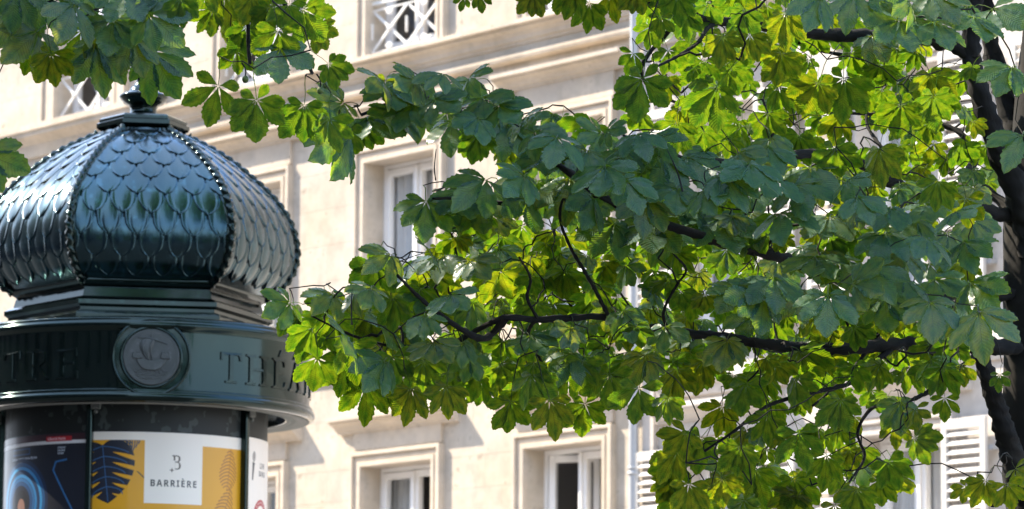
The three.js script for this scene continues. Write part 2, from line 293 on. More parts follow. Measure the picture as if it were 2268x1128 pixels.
// ---- right house, painted white, louvred shutters
{
  const B = frontage('white_house', 'white painted house on the right behind the tree, with louvred shutters'), X0 = 2.96, X1 = 22;
  const wins = [3.95, 6.2, 8.6, 11], hw = 0.49, rows = [[2.9, 4.9], [5.95, 7.95], [9.2, 11.2]];
  const holes = wins.flatMap((c) => rows.map(([a, b]) => [c - hw, c + hw, a, b]));
  plainWall(B, X0, X1, 0, 14.5, holes, RENDERED);
  part('body', merge([box(X0, X1, 0, 14.5, -9, -3.3), box(X0, X1, 14.3, 14.6, -3.3, 0.1), box(X1 - 0.2, X1, 0, 14.3, -3.3, -0.3)]), RENDERED, B);
  part('corner_strip', rbox(2.965, 3.12, 0, 14.2, -0.01, 0.05), RENDERED, B);
  part('cornice', run([[0, 8.62], [0.04, 8.62], [0.06, 8.7], [0.1, 8.76], [0.16, 8.79], [0.16, 8.84], [0, 8.87]], 3.14, X1), RENDERED, B);
  part('string_course', run([[0, 5.42], [0.03, 5.42], [0.05, 5.5], [0.1, 5.54], [0.1, 5.6], [0, 5.63]], 3.14, X1), RENDERED, B);
  const slatG = new THREE.BoxGeometry(0.37, 0.046, 0.012).rotateX(-38 * RAD);
  function shutter(c, y0, y1) {
    const a = c - 0.25, b = c + 0.25, z = 0.075, t = 0.036, mid = (y0 + y1) / 2;
    const s = part('shutter', merge([rbox(a, a + 0.062, y0, y1, z, z + t), rbox(b - 0.062, b, y0, y1, z, z + t), rbox(a + 0.062, b - 0.062, y1 - 0.085, y1, z, z + t), rbox(a + 0.062, b - 0.062, y0, y0 + 0.085, z, z + t), rbox(a + 0.062, b - 0.062, mid - 0.04, mid + 0.04, z, z + t)]), SHUTTER, B);
    for (const [p, q] of [[y0 + 0.085, mid - 0.04], [mid + 0.04, y1 - 0.085]]) { const n = Math.floor((q - p) / 0.07); for (let k = 0; k < n; k++) { const m = part('slat', slatG, SHUTTER, s); m.position.set(c, p + (k + 0.5) * (q - p) / n, z + t / 2); } }
    for (const y of [y0 + 0.25, y1 - 0.25]) part('hinge', box(c < 0 ? a : b - 0.01, b + 0.05, y - 0.02, y + 0.02, 0, z - 0.002), ZINC, s);
  }
  for (const [i, c] of wins.entries()) for (const [y0, y1] of rows) {
    if (c > 9 && y0 > 9) continue;
    surround(B, c - hw, c + hw, y0, y1, RENDERED, 0.13);
    casement(B, c - hw, c + hw, y0, y1, { curtain: 'net', seed: 50 + i });
    if (c < 10) { shutter(c - hw - 0.30, y0 + 0.02, y1 + 0.06); shutter(c + hw + 0.30, y0 + 0.02, y1 + 0.06); }
    part('frieze_panel', box(c - hw - 0.12, c + hw + 0.12, y1 + 0.152, y1 + 0.3, -0.01, 0.03), RENDERED, B);
    hood(B, c, y1 + 0.45, 0.8, RENDERED, 0.17);
    part('window_sill', rbox(c - hw - 0.1, c + hw + 0.1, y0 - 0.1, y0 - 0.004, -0.02, 0.09, 0.01), RENDERED, B);
  }
  const P = thing('downpipe', 'grey zinc downpipe between the stone house and the white house', 'pipe');
  P.position.copy(B.position); P.rotation.copy(B.rotation);
  part('pipe', new THREE.CylinderGeometry(0.045, 0.045, 14, 14).translate(2.9, 7, 0.09), ZINC, P);
  for (const y of [4.78, 7.2, 9.6]) { part('collar', new THREE.TorusGeometry(0.05, 0.012, 6, 16).rotateX(Math.PI / 2).translate(2.9, y, 0.09), ZINC, P); part('collar', new THREE.TorusGeometry(0.05, 0.009, 6, 16).rotateX(Math.PI / 2).translate(2.9, y + 0.05, 0.09), ZINC, P); part('bracket', box(2.885, 2.915, y - 0.012, y + 0.012, 0.002, 0.04), ZINC, P); }
}

// ---------------------------------------------------------------- the advertising column
const font = await new FontLoader().loadAsync('fonts/droid/droid_serif_regular.typeface.json');
{
  const K = thing('advertising_column', 'dark green cast-iron advertising column with a scaled onion dome and posters', 'column');
  const D = 20, axis = at(304, 888, D);
  K.position.set(axis.x, 0, axis.z); K.rotation.y = 9.4 * RAD;
  const S = D / FOC;                                         // metres per pixel at the axis
  const Y = (py, r = 0) => at(304, py, D - r).y;             // height of something seen at that row, r metres in front of the axis
  const gn = fbm(91, 6, 5), gn2 = fbm(97, 24, 3);
  const rough = tex(256, 256, (x, y) => 0.55 + 0.6 * (gn(x, y) - 0.35) + 0.2 * (gn2(x, y) - 0.5), false);
  const wear = tex(256, 256, (x, y) => { const a = gn(x, y), b = gn2(x, y), d = Math.max(0, b - 0.66) * 1.4; return [0.74 + 0.4 * (a - 0.5) + d, 0.78 + 0.35 * (a - 0.5) + d, 0.76 + 0.35 * (a - 0.5) + d]; });
  const GREEN = phys({ color: lin(0.018, 0.04, 0.037), metalness: 0.86, map: wear, roughness: 0.2, roughnessMap: rough, clearcoat: 0.4, clearcoatRoughness: 0.05, bumpMap: rough, bumpScale: 0.0006 });
  const SCALE = phys({ color: lin(0.042, 0.105, 0.14), metalness: 0.97, map: wear, roughness: 0.32, roughnessMap: rough, clearcoat: 0.6, clearcoatRoughness: 0.2, bumpMap: rough, bumpScale: 0.0010 });
  const DARK = phys({ color: lin(0.012, 0.02, 0.019), map: wear, roughness: 0.6, clearcoat: 0.2, clearcoatRoughness: 0.3 });
  const BRONZE = phys({ color: lin(0.085, 0.088, 0.09), map: wear, roughness: 0.5, clearcoat: 0.15, clearcoatRoughness: 0.35 });
  const UNDER = std({ color: lin(0.30, 0.28, 0.27), map: wear, roughness: 0.8 });
  const lathe = (pts, mat, name, parent = K, seg = 96) => part(name, new THREE.LatheGeometry(pts.map(([r, y]) => new THREE.Vector2(r, y)), seg), mat, parent);
  const polar = (r, a, y) => V(r * Math.sin(a), y, r * Math.cos(a));

  // shaft, its backing and posts
  const RS = 0.655, yTop = Y(884, RS), y0 = 0.55;
  lathe([[0.0, 0], [0.86, 0], [0.86, 0.12], [0.82, 0.16], [0.80, 0.34], [0.76, 0.38], [0.74, 0.5], [0.70, 0.55], [0.0, 0.56]], GREEN, 'base');
  lathe([[RS - 0.008, y0], [RS - 0.008, yTop + 0.10]], DARK, 'shaft');
  const aPost = -23.8;
  for (let k = 0; k < 5; k++) {
    const a = (aPost + 72 * k) * RAD, p = polar(RS + 0.012, a, 0);
    const m = part('post', new RoundedBoxGeometry(0.03, yTop - y0 + 0.05, 0.045, 2, 0.008), GREEN, K); m.position.set(p.x, (yTop + y0) / 2, p.z); m.rotation.y = a;
    const c = part('clip', merge([new RoundedBoxGeometry(0.05, 0.035, 0.02, 2, 0.006), new THREE.CylinderGeometry(0.008, 0.008, 0.02, 8).rotateX(Math.PI / 2).translate(0, -0.03, 0)]), UNDER, K); const q = polar(RS + 0.03, a + 0.05, yTop - 0.035); c.position.copy(q); c.rotation.y = a;
  }
  // posters: curved sheets with flat print
  const canvas = (w, h, draw) => { const c = document.createElement('canvas'); c.width = w; c.height = h; const g = c.getContext('2d'); draw(g, w, h); const t = new THREE.CanvasTexture(c); t.colorSpace = THREE.SRGBColorSpace; return t; };
  const sheet = (name, a0, a1, yt, h, t, label) => {
    const g = new THREE.CylinderGeometry(RS + 0.003, RS + 0.003, h, 40, 1, true, a0 * RAD, (a1 - a0) * RAD).translate(0, yt - h / 2, 0);
    const m = part(name, g, phys({ map: t, roughness: 0.42, clearcoat: 0.35, clearcoatRoughness: 0.12, side: THREE.DoubleSide }), K); m.userData.label = label; return m;
  };
  const yP = Y(958, RS), hP = 1.35;
  const PX = 1000;                                            // canvas pixels per metre
  const W1 = Math.round(RS * 72 * RAD * PX), H1 = Math.round(hP * PX);
  const R = rng(5);
  function monstera(g, x, y, len, ang, body, vein, slit) {
    g.save(); g.translate(x, y); g.rotate(ang);
    const w = len * 0.5;
    g.fillStyle = body; g.beginPath(); g.moveTo(0, len * 0.06);
    g.bezierCurveTo(-w * 0.5, -len * 0.16, -w * 1.15, len * 0.1, -w * 1.0, len * 0.42); g.bezierCurveTo(-w * 0.9, len * 0.72, -w * 0.4, len * 0.9, 0, len);
    g.bezierCurveTo(w * 0.4, len * 0.9, w * 0.9, len * 0.72, w * 1.0, len * 0.42); g.bezierCurveTo(w * 1.15, len * 0.1, w * 0.5, -len * 0.16, 0, len * 0.06); g.fill();
    g.fillStyle = slit;
    for (let k = 0; k < 5; k++) for (const q of [-1, 1]) { const t = 0.12 + k * 0.165 + (q > 0 ? 0.04 : 0), r = 1 - 0.12 * k; g.beginPath(); g.moveTo(q * w * 0.3 * r, len * (t + 0.02)); g.quadraticCurveTo(q * w * 0.8 * r, len * (t + 0.06), q * w * 1.25, len * (t + 0.18)); g.lineTo(q * w * 1.25, len * (t + 0.25)); g.quadraticCurveTo(q * w * 0.7 * r, len * (t + 0.14), q * w * 0.3 * r, len * (t + 0.02)); g.fill(); }
    g.strokeStyle = vein; g.lineWidth = len * 0.016; g.beginPath(); g.moveTo(0, len * 0.04); g.lineTo(0, len * 0.97); for (let k = 0; k < 5; k++) for (const q of [-1, 1]) { const t = 0.07 + k * 0.165; g.moveTo(0, len * t); g.quadraticCurveTo(q * w * 0.5, len * (t + 0.04), q * w * 0.85 * (1 - 0.1 * k), len * (t + 0.15)); } g.stroke();
    g.restore();
  }
  function frond(g, x, y, len, ang, col, wide = 0.3) {
    g.save(); g.translate(x, y); g.rotate(ang); g.strokeStyle = col; g.lineCap = 'round';
    g.lineWidth = len * 0.02; g.beginPath(); g.moveTo(0, -len * 0.15); g.quadraticCurveTo(len * 0.05, len * 0.5, 0, len); g.stroke();
    for (let k = 0; k < 11; k++) for (const s of [-1, 1]) { const t = k / 11, w = len * wide * Math.sin(Math.PI * (0.12 + 0.82 * t)); g.lineWidth = len * 0.036; g.beginPath(); g.moveTo(0, len * t); g.quadraticCurveTo(s * w * 0.6, len * t + w * 0.1, s * w, len * t + w * 0.55); g.stroke(); }
    g.restore();
  }
  const poster1 = canvas(W1, H1, (g, w, h) => {
    g.fillStyle = '#f4ead9'; g.fillRect(0, 0, w, h);
    const m = 0.04 * PX;
    g.fillStyle = '#dd9d05'; g.fillRect(0, m, w * 0.335, h); g.fillRect(w * 0.68, m + 18, w, h); g.fillRect(0, 0.345 * PX, w, h);
    g.save(); g.beginPath(); g.rect(0, m, w * 0.318, h); g.clip();
    frond(g, w * 0.30, m - 30, 150, 1.15, '#12385f', 0.42); frond(g, w * 0.2, m - 50, 170, 0.25, '#0d2747', 0.36);
    g.strokeStyle = '#14202e'; g.lineWidth = 5; g.beginPath(); g.moveTo(w * 0.2, m + 90); g.quadraticCurveTo(w * 0.27, m + 150, w * 0.33, m + 190); g.stroke();
    monstera(g, w * 0.06, m + 10, 300, -0.12, '#0f1626', '#2f587f', '#dd9d05');
    g.restore();
    g.save(); g.beginPath(); g.rect(w * 0.685, m + 18, w, h); g.clip();
    frond(g, w * 0.9, m + 30, 190, 0.12, '#a8690c', 0.3); frond(g, w * 0.9, m + 220, 200, 0.35, '#a3660c', 0.28); g.restore();
    frond(g, w * 0.12, m + 420, 260, -0.4, '#12385f', 0.3); frond(g, w * 0.75, m + 520, 320, 0.5, '#143a5f', 0.3);
    g.fillStyle = '#f2e8d8'; g.fillRect(w * 0.318, 0, w * 0.367, 0.345 * PX);
    g.fillStyle = '#5a4a38'; g.textAlign = 'center'; g.font = '400 96px serif'; g.save(); g.translate(w * 0.515, 0.178 * PX); g.scale(0.85, 1); g.fillText('B', 0, 0); g.restore();
    g.fillStyle = '#f2e8d8'; g.fillRect(w * 0.515 - 22, 0.178 * PX - 44, 14, 46);
    g.fillStyle = '#5a4a38'; g.beginPath(); const sx = w * 0.515 - 24, sy = 0.182 * PX; for (let k = 0; k < 8; k++) { const r = k % 2 ? 4 : 13, a = k * Math.PI / 4; g.lineTo(sx + r * Math.cos(a), sy + r * Math.sin(a)); } g.fill();
    g.fillStyle = '#272725'; g.font = '700 44px sans-serif'; const word = 'BARRIÈRE'; g.textAlign = 'left'; let x = w * 0.515 - 134; for (const ch of word) { g.fillText(ch, x, 0.262 * PX); x += g.measureText(ch).width + 5.5; }
  });
  sheet('poster', aPost + 1, aPost + 71, yP, hP, poster1, 'yellow and white poster with a white logo panel and dark monstera leaves');
  const poster2 = canvas(W1, H1, (g, w, h) => {
    g.fillStyle = '#0c1220'; g.fillRect(0, 0, w, h);
    g.fillStyle = '#3a1420'; g.fillRect(0, 4, w * 0.98, 34); g.fillStyle = '#e6e2e0'; g.fillRect(0, 36, w, 17); g.fillStyle = '#b8232c'; g.fillRect(w * 0.70, 16, w * 0.19, 24);
    g.fillStyle = '#f3d9d9'; g.font = '700 18px sans-serif'; g.fillText('Liberté Paris', w * 0.712, 34);
    g.fillStyle = '#cfd6de'; g.font = '700 13px sans-serif'; for (const [i, s] of ['CIRQUE', 'GRAND', 'HIVER'].entries()) g.fillText(s, w * 0.79, 76 + i * 14);
    g.font = '600 17px sans-serif'; g.textAlign = 'center'; g.fillText('Cosmos, temps à trois Byrne', w * 0.48, 118); g.fillText('Uranie', w * 0.44, 140); g.textAlign = 'left';
    g.strokeStyle = '#1d466e'; g.lineWidth = 7; g.strokeRect(w * 0.35, 66, w * 0.2, 26);
    g.strokeStyle = '#2a6494'; g.lineWidth = 9; g.beginPath(); g.moveTo(w * 0.86, 130); g.lineTo(w * 0.78, 140); g.lineTo(w * 0.76, 180); g.lineTo(w * 0.92, 400); g.lineTo(w * 1.0, 470); g.stroke();
    for (let k = 0; k < 7; k++) { g.strokeStyle = ['#123b63', '#1b5280', '#22699a', '#0f2e4e', '#2c7fb0', '#174a74', '#0b2340'][k]; g.lineWidth = 17; g.beginPath(); g.arc(w * 0.46, 330, 95 + k * 19, 0, 7); g.stroke(); }
    g.fillStyle = '#0a0d14'; g.beginPath(); g.arc(w * 0.47, 330, 62, 0, 7); g.fill(); g.fillRect(w * 0.33, 385, w * 0.28, 300);
    g.fillStyle = '#7a5a4c'; g.beginPath(); g.ellipse(w * 0.47, 352, 34, 44, 0, 0, 7); g.fill();
    g.fillStyle = '#15324f'; g.fillRect(0, 700, w, 20); g.fillStyle = '#0f2740'; g.fillRect(0, 760, w, 300);
  });
  sheet('poster', aPost - 71, aPost - 1, yP - 0.0, hP, poster2, 'dark blue poster with rings of light and a red strip');
  const poster3 = canvas(W1, H1, (g, w, h) => {
    g.fillStyle = '#f2e8da'; g.fillRect(0, 0, w, h);
    g.fillStyle = '#35353a'; g.font = '700 38px sans-serif'; g.fillText('LIVE', w * 0.21, 0.145 * PX); g.fillText('BAND', w * 0.195, 0.185 * PX);
    g.save(); g.translate(w * 0.12, 0.1 * PX); g.rotate(0.12); g.fillStyle = '#3d3d40'; g.beginPath(); g.ellipse(0, -8, 17, 26, 0, 0, 7); g.fill(); g.fillRect(-14, 22, 28, 8); g.beginPath(); g.moveTo(-11, 30); g.lineTo(11, 30); g.lineTo(6, 110); g.lineTo(-6, 110); g.fill(); g.strokeStyle = '#f2e8da'; g.lineWidth = 3; for (let k = -2; k < 3; k++) { g.beginPath(); g.moveTo(-16, -8 + k * 9); g.lineTo(16, -8 + k * 9); g.stroke(); } g.restore();
    g.strokeStyle = '#b02e35'; g.lineWidth = 30; g.beginPath(); g.arc(w * 0.24, 0.40 * PX, 86, 0, 7); g.stroke();
    g.strokeStyle = '#ecd3d0'; g.lineWidth = 9; g.setLineDash([9, 15]); g.beginPath(); g.arc(w * 0.24, 0.40 * PX, 86, 0, 7); g.stroke(); g.setLineDash([]);
    g.fillStyle = '#b02e35'; g.save(); g.translate(w * 0.44, 0.42 * PX); g.rotate(-Math.PI / 2); g.font = '700 34px sans-serif'; g.fillText('SOIRÉES', 0, 0); g.restore();
    g.fillRect(w * 0.1, 0.62 * PX, w * 0.8, 30);
  });
  sheet('poster', aPost + 73, aPost + 143, Y(968, 0.3), hP, poster3, 'white poster with a red ring and a microphone');
  const bare = (seed) => { const q = fbm(seed, 5, 5), q2 = fbm(seed + 3, 30, 2); return tex(512, 128, (x, y) => { const a = q(x, y * 0.4), s = q2(x, y * 0.25) > 0.64 && a > 0.48 ? 0.14 : 0, tear = y > 0.86 + 0.1 * (q2(x * 0.7, 0.3) - 0.5) ? 0.12 * q2(x, y) : 0; return [0.07 + 0.08 * (a - 0.5) + s + tear, 0.10 + 0.08 * (a - 0.5) + s + tear, 0.09 + 0.08 * (a - 0.5) + s + tear]; }); };
  for (let k = -1; k < 2; k++) { const m = part('backing_sheet', new THREE.CylinderGeometry(RS - 0.001, RS - 0.001, yTop - yP + 0.12, 30, 1, true, (aPost + 72 * k + 1) * RAD, 70 * RAD).translate(0, (yTop + yP) / 2 + 0.04, 0), phys({ map: bare(300 + k), roughness: 0.65, clearcoat: 0.08, clearcoatRoughness: 0.2, side: THREE.DoubleSide }), K); m.userData.label = 'bare scuffed strip above the poster'; }

  // drum with lettering and medallions
  const rB = 0.862, yl0 = Y(886, 0.885), yb0 = Y(861, rB), yb1 = Y(731, rB), yt1 = Y(696, rB), yU = yl0 - 0.004;
  const drum = lathe([[0.66, yb0 + 0.06], [0.735, yb0 + 0.05], [0.74, yU + 0.004], [0.745, yU], [0.866, yU - 0.004], [0.880, yU + 0.002], [0.889, yU + 0.016], [0.889, yU + 0.030], [0.882, yU + 0.041], [0.874, yU + 0.044], [0.878, yU + 0.052], [0.876, yU + 0.06], [rB, yb0], [rB, yb1], [0.872, yb1 + 0.008], [0.882, yb1 + 0.022], [0.884, yb1 + 0.036], [0.878, yb1 + 0.048], [0.868, yb1 + 0.052], [0.872, yb1 + 0.06], [0.868, yt1 - 0.008], [0.85, yt1], [0.5, yt1 + 0.03]], GREEN, 'drum', K, 144);
  lathe([[0.748, yU - 0.0015], [0.862, yU - 0.0055]], UNDER, 'soffit_ring', drum, 96);
  const word = 'THÉÂTRE', hL = Y(768, rB) - Y(837, rB), yL = Y(838, rB);
  for (const c of [60, 180, 300]) [...word].forEach((ch, i) => {
    const a = (c + (i - 3) * 10.9) * RAD;
    const g = new TextGeometry(ch, { font, size: hL / 0.72 * 0.72, depth: 0.007, curveSegments: 4, bevelEnabled: true, bevelSize: 0.001, bevelThickness: 0.002, bevelSegments: 1 });
    g.computeBoundingBox(); const cx = (g.boundingBox.min.x + g.boundingBox.max.x) / 2, p = g.attributes.position;
    for (let k = 0; k < p.count; k++) { const r = rB + p.getZ(k) - 0.002, an = a + (p.getX(k) - cx) / rB * 1.02, y = yL + p.getY(k); p.setXYZ(k, r * Math.sin(an), y, r * Math.cos(an)); }
    g.computeVertexNormals(); part('letter', g, GREEN, drum);
  });
  const yM = Y(790, rB);
  for (const c of [0, 120, 240]) {
    const M = group('medallion', K), mm = (n, g, mat) => part(n, g, mat, M);
    M.position.copy(polar(rB - 0.012, c * RAD, yM)); M.rotation.y = c * RAD; M.scale.set(0.9, 0.9, 0.6);
    const rim = (r, t) => new THREE.TorusGeometry(r, t, 10, 64);
    mm('hub', new THREE.CylinderGeometry(0.205, 0.215, 0.09, 64).rotateX(Math.PI / 2).translate(0, 0, -0.012), GREEN);
    mm('rim', rim(0.204, 0.0085).translate(0, 0, 0.034), GREEN);
    mm('rim', rim(0.160, 0.010).translate(0, 0, 0.036), GREEN);
    const disc = new THREE.LatheGeometry([[0, 0.05], [0.12, 0.048], [0.142, 0.045], [0.148, 0.05], [0.152, 0.04], [0.152, 0.03]].map(([r, y]) => new THREE.Vector2(r, y)), 64).rotateX(Math.PI / 2);
    mm('disc', disc, BRONZE);
    // a ship in relief: swelling sail, hull, side flags, oars, waves
    const sail = new THREE.SphereGeometry(1, 24, 16, 0, Math.PI * 2, 0, Math.PI).scale(0.052, 0.062, 0.018);
    const sp = sail.attributes.position; for (let i = 0; i < sp.count; i++) { const y = sp.getY(i) / 0.062, x = sp.getX(i); sp.setX(i, x * (0.62 + 0.42 * y) - 0.018 * (1 - y * y) - 0.006); } sail.computeVertexNormals();
    mm('sail', sail.translate(-0.004, 0.044, 0.05), BRONZE);
    mm('sail_fold', limb([V(-0.03, 0.09, 0.062), V(-0.046, 0.05, 0.066), V(-0.03, 0.0, 0.06), V(-0.004, -0.02, 0.056)], 0.004, 0.003, 6), BRONZE);
    mm('sail_fold', limb([V(0.012, 0.1, 0.062), V(-0.006, 0.055, 0.07), V(0.0, 0.01, 0.062), V(0.01, -0.02, 0.056)], 0.003, 0.003, 6), BRONZE);
    mm('yard', limb([V(-0.075, 0.106, 0.056), V(-0.01, 0.1, 0.06), V(0.085, 0.073, 0.056)], 0.003, 0.0025, 6), BRONZE);
    mm('mast', limb([V(0, 0.13, 0.054), V(0, -0.03, 0.054)], 0.003, 0.003, 6), BRONZE);
    const hull = new THREE.Shape(); hull.moveTo(-0.075, -0.012); hull.quadraticCurveTo(0, -0.032, 0.075, -0.012); hull.quadraticCurveTo(0.06, -0.06, 0.02, -0.066); hull.lineTo(-0.02, -0.066); hull.quadraticCurveTo(-0.06, -0.06, -0.075, -0.012);
    mm('hull', new THREE.ExtrudeGeometry(hull, { depth: 0.006, bevelEnabled: true, bevelSize: 0.004, bevelThickness: 0.004, bevelSegments: 2 }).translate(0, 0, 0.05), BRONZE);
    for (const s of [-1, 1]) { const f = group('castle', M); part('castle_wall', new RoundedBoxGeometry(0.05, 0.028, 0.016, 1, 0.003).translate(s * 0.076, 0.006, 0.054), BRONZE, f); for (let k = -1; k < 2; k++) part('crenel', new RoundedBoxGeometry(0.011, 0.01, 0.016, 1, 0.002).translate(s * 0.076 + k * 0.017, 0.024, 0.054), BRONZE, f); }
    for (let k = 0; k < 7; k++) mm('oar', limb([V((k - 3) * 0.014, -0.045, 0.058), V((k - 3) * 0.026, -0.09, 0.05)], 0.0018, 0.0015, 5, 3), BRONZE);
    for (let k = 0; k < 3; k++) { const l = []; for (let i = -6; i <= 6; i++) l.push(V(i * 0.015 * (1 - 0.14 * k), -0.078 - k * 0.018 + 0.004 * Math.sin(i * 1.6 + k), 0.049)); mm('wave', limb(l, 0.0022, 0.0022, 5), BRONZE); }
  }

  // hexagonal plinth under the dome
  const yD0 = Y(648, 0), hexRing = (prof, name, mat, parent = K) => {      // prof: [corner radius, y]
    const pos = [], idx = [], n = prof.length;
    const quads = [];
    for (let k = 0; k < 6; k++) { const a0 = (-30 + 60 * k) * RAD, a1 = a0 + 60 * RAD; for (let i = 0; i + 1 < n; i++) quads.push([polar(prof[i][0], a0, prof[i][1]), polar(prof[i][0], a1, prof[i][1]), polar(prof[i + 1][0], a1, prof[i + 1][1]), polar(prof[i + 1][0], a0, prof[i + 1][1])]); }
    const uv = [];
    for (const q of quads) { const b = pos.length / 3; for (const v of q) { pos.push(v.x, v.y, v.z); uv.push(v.x + v.z, v.y); } idx.push(b, b + 1, b + 2, b, b + 2, b + 3); }
    const g = new THREE.BufferGeometry(); g.setAttribute('position', new THREE.Float32BufferAttribute(pos, 3)); g.setAttribute('uv', new THREE.Float32BufferAttribute(uv, 2)); g.setIndex(idx);
    const ng = g.toNonIndexed(); ng.computeVertexNormals(); return part(name, ng, mat, parent);
  };
  const yR = yt1 + 0.005;
  const dy = yD0 - yR;
  hexRing([[0.70, yR - 0.01], [0.70, yR + dy * 0.16], [0.69, yR + dy * 0.22], [0.655, yR + dy * 0.27], [0.655, yR + dy * 0.34], [0.675, yR + dy * 0.4], [0.675, yR + dy * 0.5], [0.655, yR + dy * 0.55], [0.63, yR + dy * 0.6], [0.615, yR + dy * 0.82], [0.635, yR + dy * 0.87], [0.648, yR + dy * 0.93], [0.64, yR + dy + 0.004]], 'plinth', GREEN);

  // dome: six curved leaves between roped ribs, each clad with embossed scales
  const prof = [[278, 652], [290, 644], [314, 624], [338, 588], [347, 550], [342, 508], [321, 459], [285, 415], [238, 373], [184, 333], [128, 303], [104, 291], [98, 285]].map(([r, y]) => V(r * S, Y(y), 0));
  const curve = new THREE.CatmullRomCurve3(prof, false, 'centripetal'); curve.arcLengthDivisions = 400; const LEN = curve.getLength();
  const domePoint = (s, t, lift = 0) => {            // s -1..1 across the leaf, t 0 bottom..1 top
    const p = curve.getPointAt(Math.min(1, Math.max(0, t))), tg = curve.getTangentAt(Math.min(1, Math.max(0, t))), ap = Math.cos(30 * RAD), n2 = V(tg.y, -tg.x * ap, 0).normalize();
    const half = p.x * 0.5, out = p.x * ap + 0.012 * (1 - s * s) + n2.x * lift;
    return V(s * half, p.y + n2.y * lift, out);
  };
  const gridGeo = (nx, ny, f, uvS = 1) => { const pos = [], uv = [], idx = []; for (let j = 0; j <= ny; j++) for (let i = 0; i <= nx; i++) { const v = f(i / nx, j / ny); pos.push(v.x, v.y, v.z); uv.push(v.x * uvS, v.y * uvS); } for (let j = 0; j < ny; j++) for (let i = 0; i < nx; i++) { const a = j * (nx + 1) + i; idx.push(a, a + 1, a + nx + 2, a, a + nx + 2, a + nx + 1); } const g = new THREE.BufferGeometry(); g.setAttribute('position', new THREE.Float32BufferAttribute(pos, 3)); g.setAttribute('uv', new THREE.Float32BufferAttribute(uv, 2)); g.setIndex(idx); g.computeVertexNormals(); return g; };
  const leafGeo = gridGeo(12, 48, (u, v) => domePoint(u * 2 - 1, v));
  const borderGeo = merge([-1, 1].map((s) => gridGeo(3, 48, (u, v) => { const p = curve.getPointAt(v), w = Math.min(0.35, 0.030 / (p.x * 0.5)), q = s > 0 ? 1 - w * (1 - u) : -1 + w * u; return domePoint(q, v, 0.006 + 0.005 * Math.sin(Math.PI * u)); })));
  // scales: rows up the leaf, tips pointing down
  const scales = [], rows = 10;
  for (let j = 0; j < rows; j++) {
    const t0 = 0.985 - (j + 1.0) * 0.094, tTop = t0 + 0.168;              // tip and top of the scale along the curve
    const pm = curve.getPointAt(Math.max(0, t0 + 0.07)), wid = 0.136, half = pm.x * 0.5 - 0.022, n = Math.ceil(half / wid + 1);
    for (let i = -n; i <= n; i++) {
      const x0 = (i + (j % 2 ? 0.5 : 0)) * wid; if (Math.abs(x0) > half + wid * 0.42) continue;
      const g = gridGeo(14, 11, (u, v) => {
        const q = 1 - v;                                                     // 0 top, 1 tip
        const k = Math.max(0, (q - 0.42) / 0.58), hwid = wid * 0.5 * Math.max(0.0, 1 - Math.pow(k, 3.6)) * 0.99, su = u * 2 - 1;
        const t = Math.max(0.004, t0 + v * (tTop - t0)), p = curve.getPointAt(Math.min(1, t)), h2 = p.x * 0.5 - 0.018;
        const x = Math.max(-h2, Math.min(h2, x0 * (h2 / half) * 0.5 + x0 * 0.5 + su * hwid));
        const e = Math.abs(su), rimL = 0.0085 * Math.exp(-Math.pow((e - 0.84) / 0.10, 2)) * Math.min(1, q / 0.3), fold = 0.016 * Math.pow(1 - e, 0.8) * (1 - 0.55 * q), groove = -0.004 * Math.exp(-Math.pow((e - 0.62) / 0.1, 2)), end = e > 0.98 ? -0.003 : 0;
        return domePoint(Math.max(-1, Math.min(1, x / (p.x * 0.5))), t, 0.002 + 0.007 * q + 0.6 * rimL + 0.4 * fold + 0.5 * groove + end);
      });
      scales.push(g);
    }
  }
  // roped rib: two strands wound along the corner
  const rope = (() => {
    const n = 190, sides = 10, pos = [], uv = [], idx = [];
    for (let i = 0; i <= n; i++) { const t = i / n, p = curve.getPointAt(t), tg = curve.getTangentAt(t), nr = V(tg.y, -tg.x, 0), r0 = 0.019; for (let k = 0; k <= sides; k++) { const a = k / sides * 2 * Math.PI, r = r0 * (1 + 0.28 * Math.cos(2 * a - t * LEN / 0.050 * 2 * Math.PI)); const o = nr.clone().multiplyScalar(Math.cos(a) * r + 0.006); pos.push(p.x + o.x, p.y + o.y, Math.sin(a) * r); uv.push(k / sides, t * 8); } }
    for (let i = 0; i < n; i++) for (let k = 0; k < sides; k++) { const a = i * (sides + 1) + k, w = sides + 1; idx.push(a, a + w, a + 1, a + 1, a + w, a + w + 1); }
    const g = new THREE.BufferGeometry(); g.setAttribute('position', new THREE.Float32BufferAttribute(pos, 3)); g.setAttribute('uv', new THREE.Float32BufferAttribute(uv, 2)); g.setIndex(idx); g.computeVertexNormals(); return g.rotateY(-Math.PI / 2);
  })();
  for (let k = 0; k < 6; k++) {
    const leaf = part('dome_leaf', leafGeo, SCALE, K); leaf.rotation.y = 60 * k * RAD;
    part('border', borderGeo, GREEN, leaf);
    for (const g of scales) part('scale', g, SCALE, leaf);
    const r = part('rope_rib', rope, GREEN, K); r.rotation.y = (30 + 60 * k) * RAD;
    const cb = curve.getPointAt(0).x, ft = part('bead_moulding', limb([V(-cb * 0.5, 0, 0), V(0, 0, 0), V(cb * 0.5, 0, 0)], 0.016, 0.016, 8, 4), GREEN, K); ft.position.copy(polar(cb * Math.cos(30 * RAD) + 0.004, 60 * k * RAD, yD0 - 0.004)); ft.rotation.y = 60 * k * RAD;
  }
  // cap plate and finial
  const yc = Y(285);
  hexRing([[0.20, yc - 0.02], [0.205, yc + 0.012], [0.225, yc + 0.02], [0.235, yc + 0.03], [0.235, yc + 0.05], [0.222, yc + 0.058], [0.222, yc + 0.072], [0.208, yc + 0.082], [0.08, yc + 0.088]], 'cap_plate', GREEN);
  const F = (py, r) => [r * S, Y(py)];
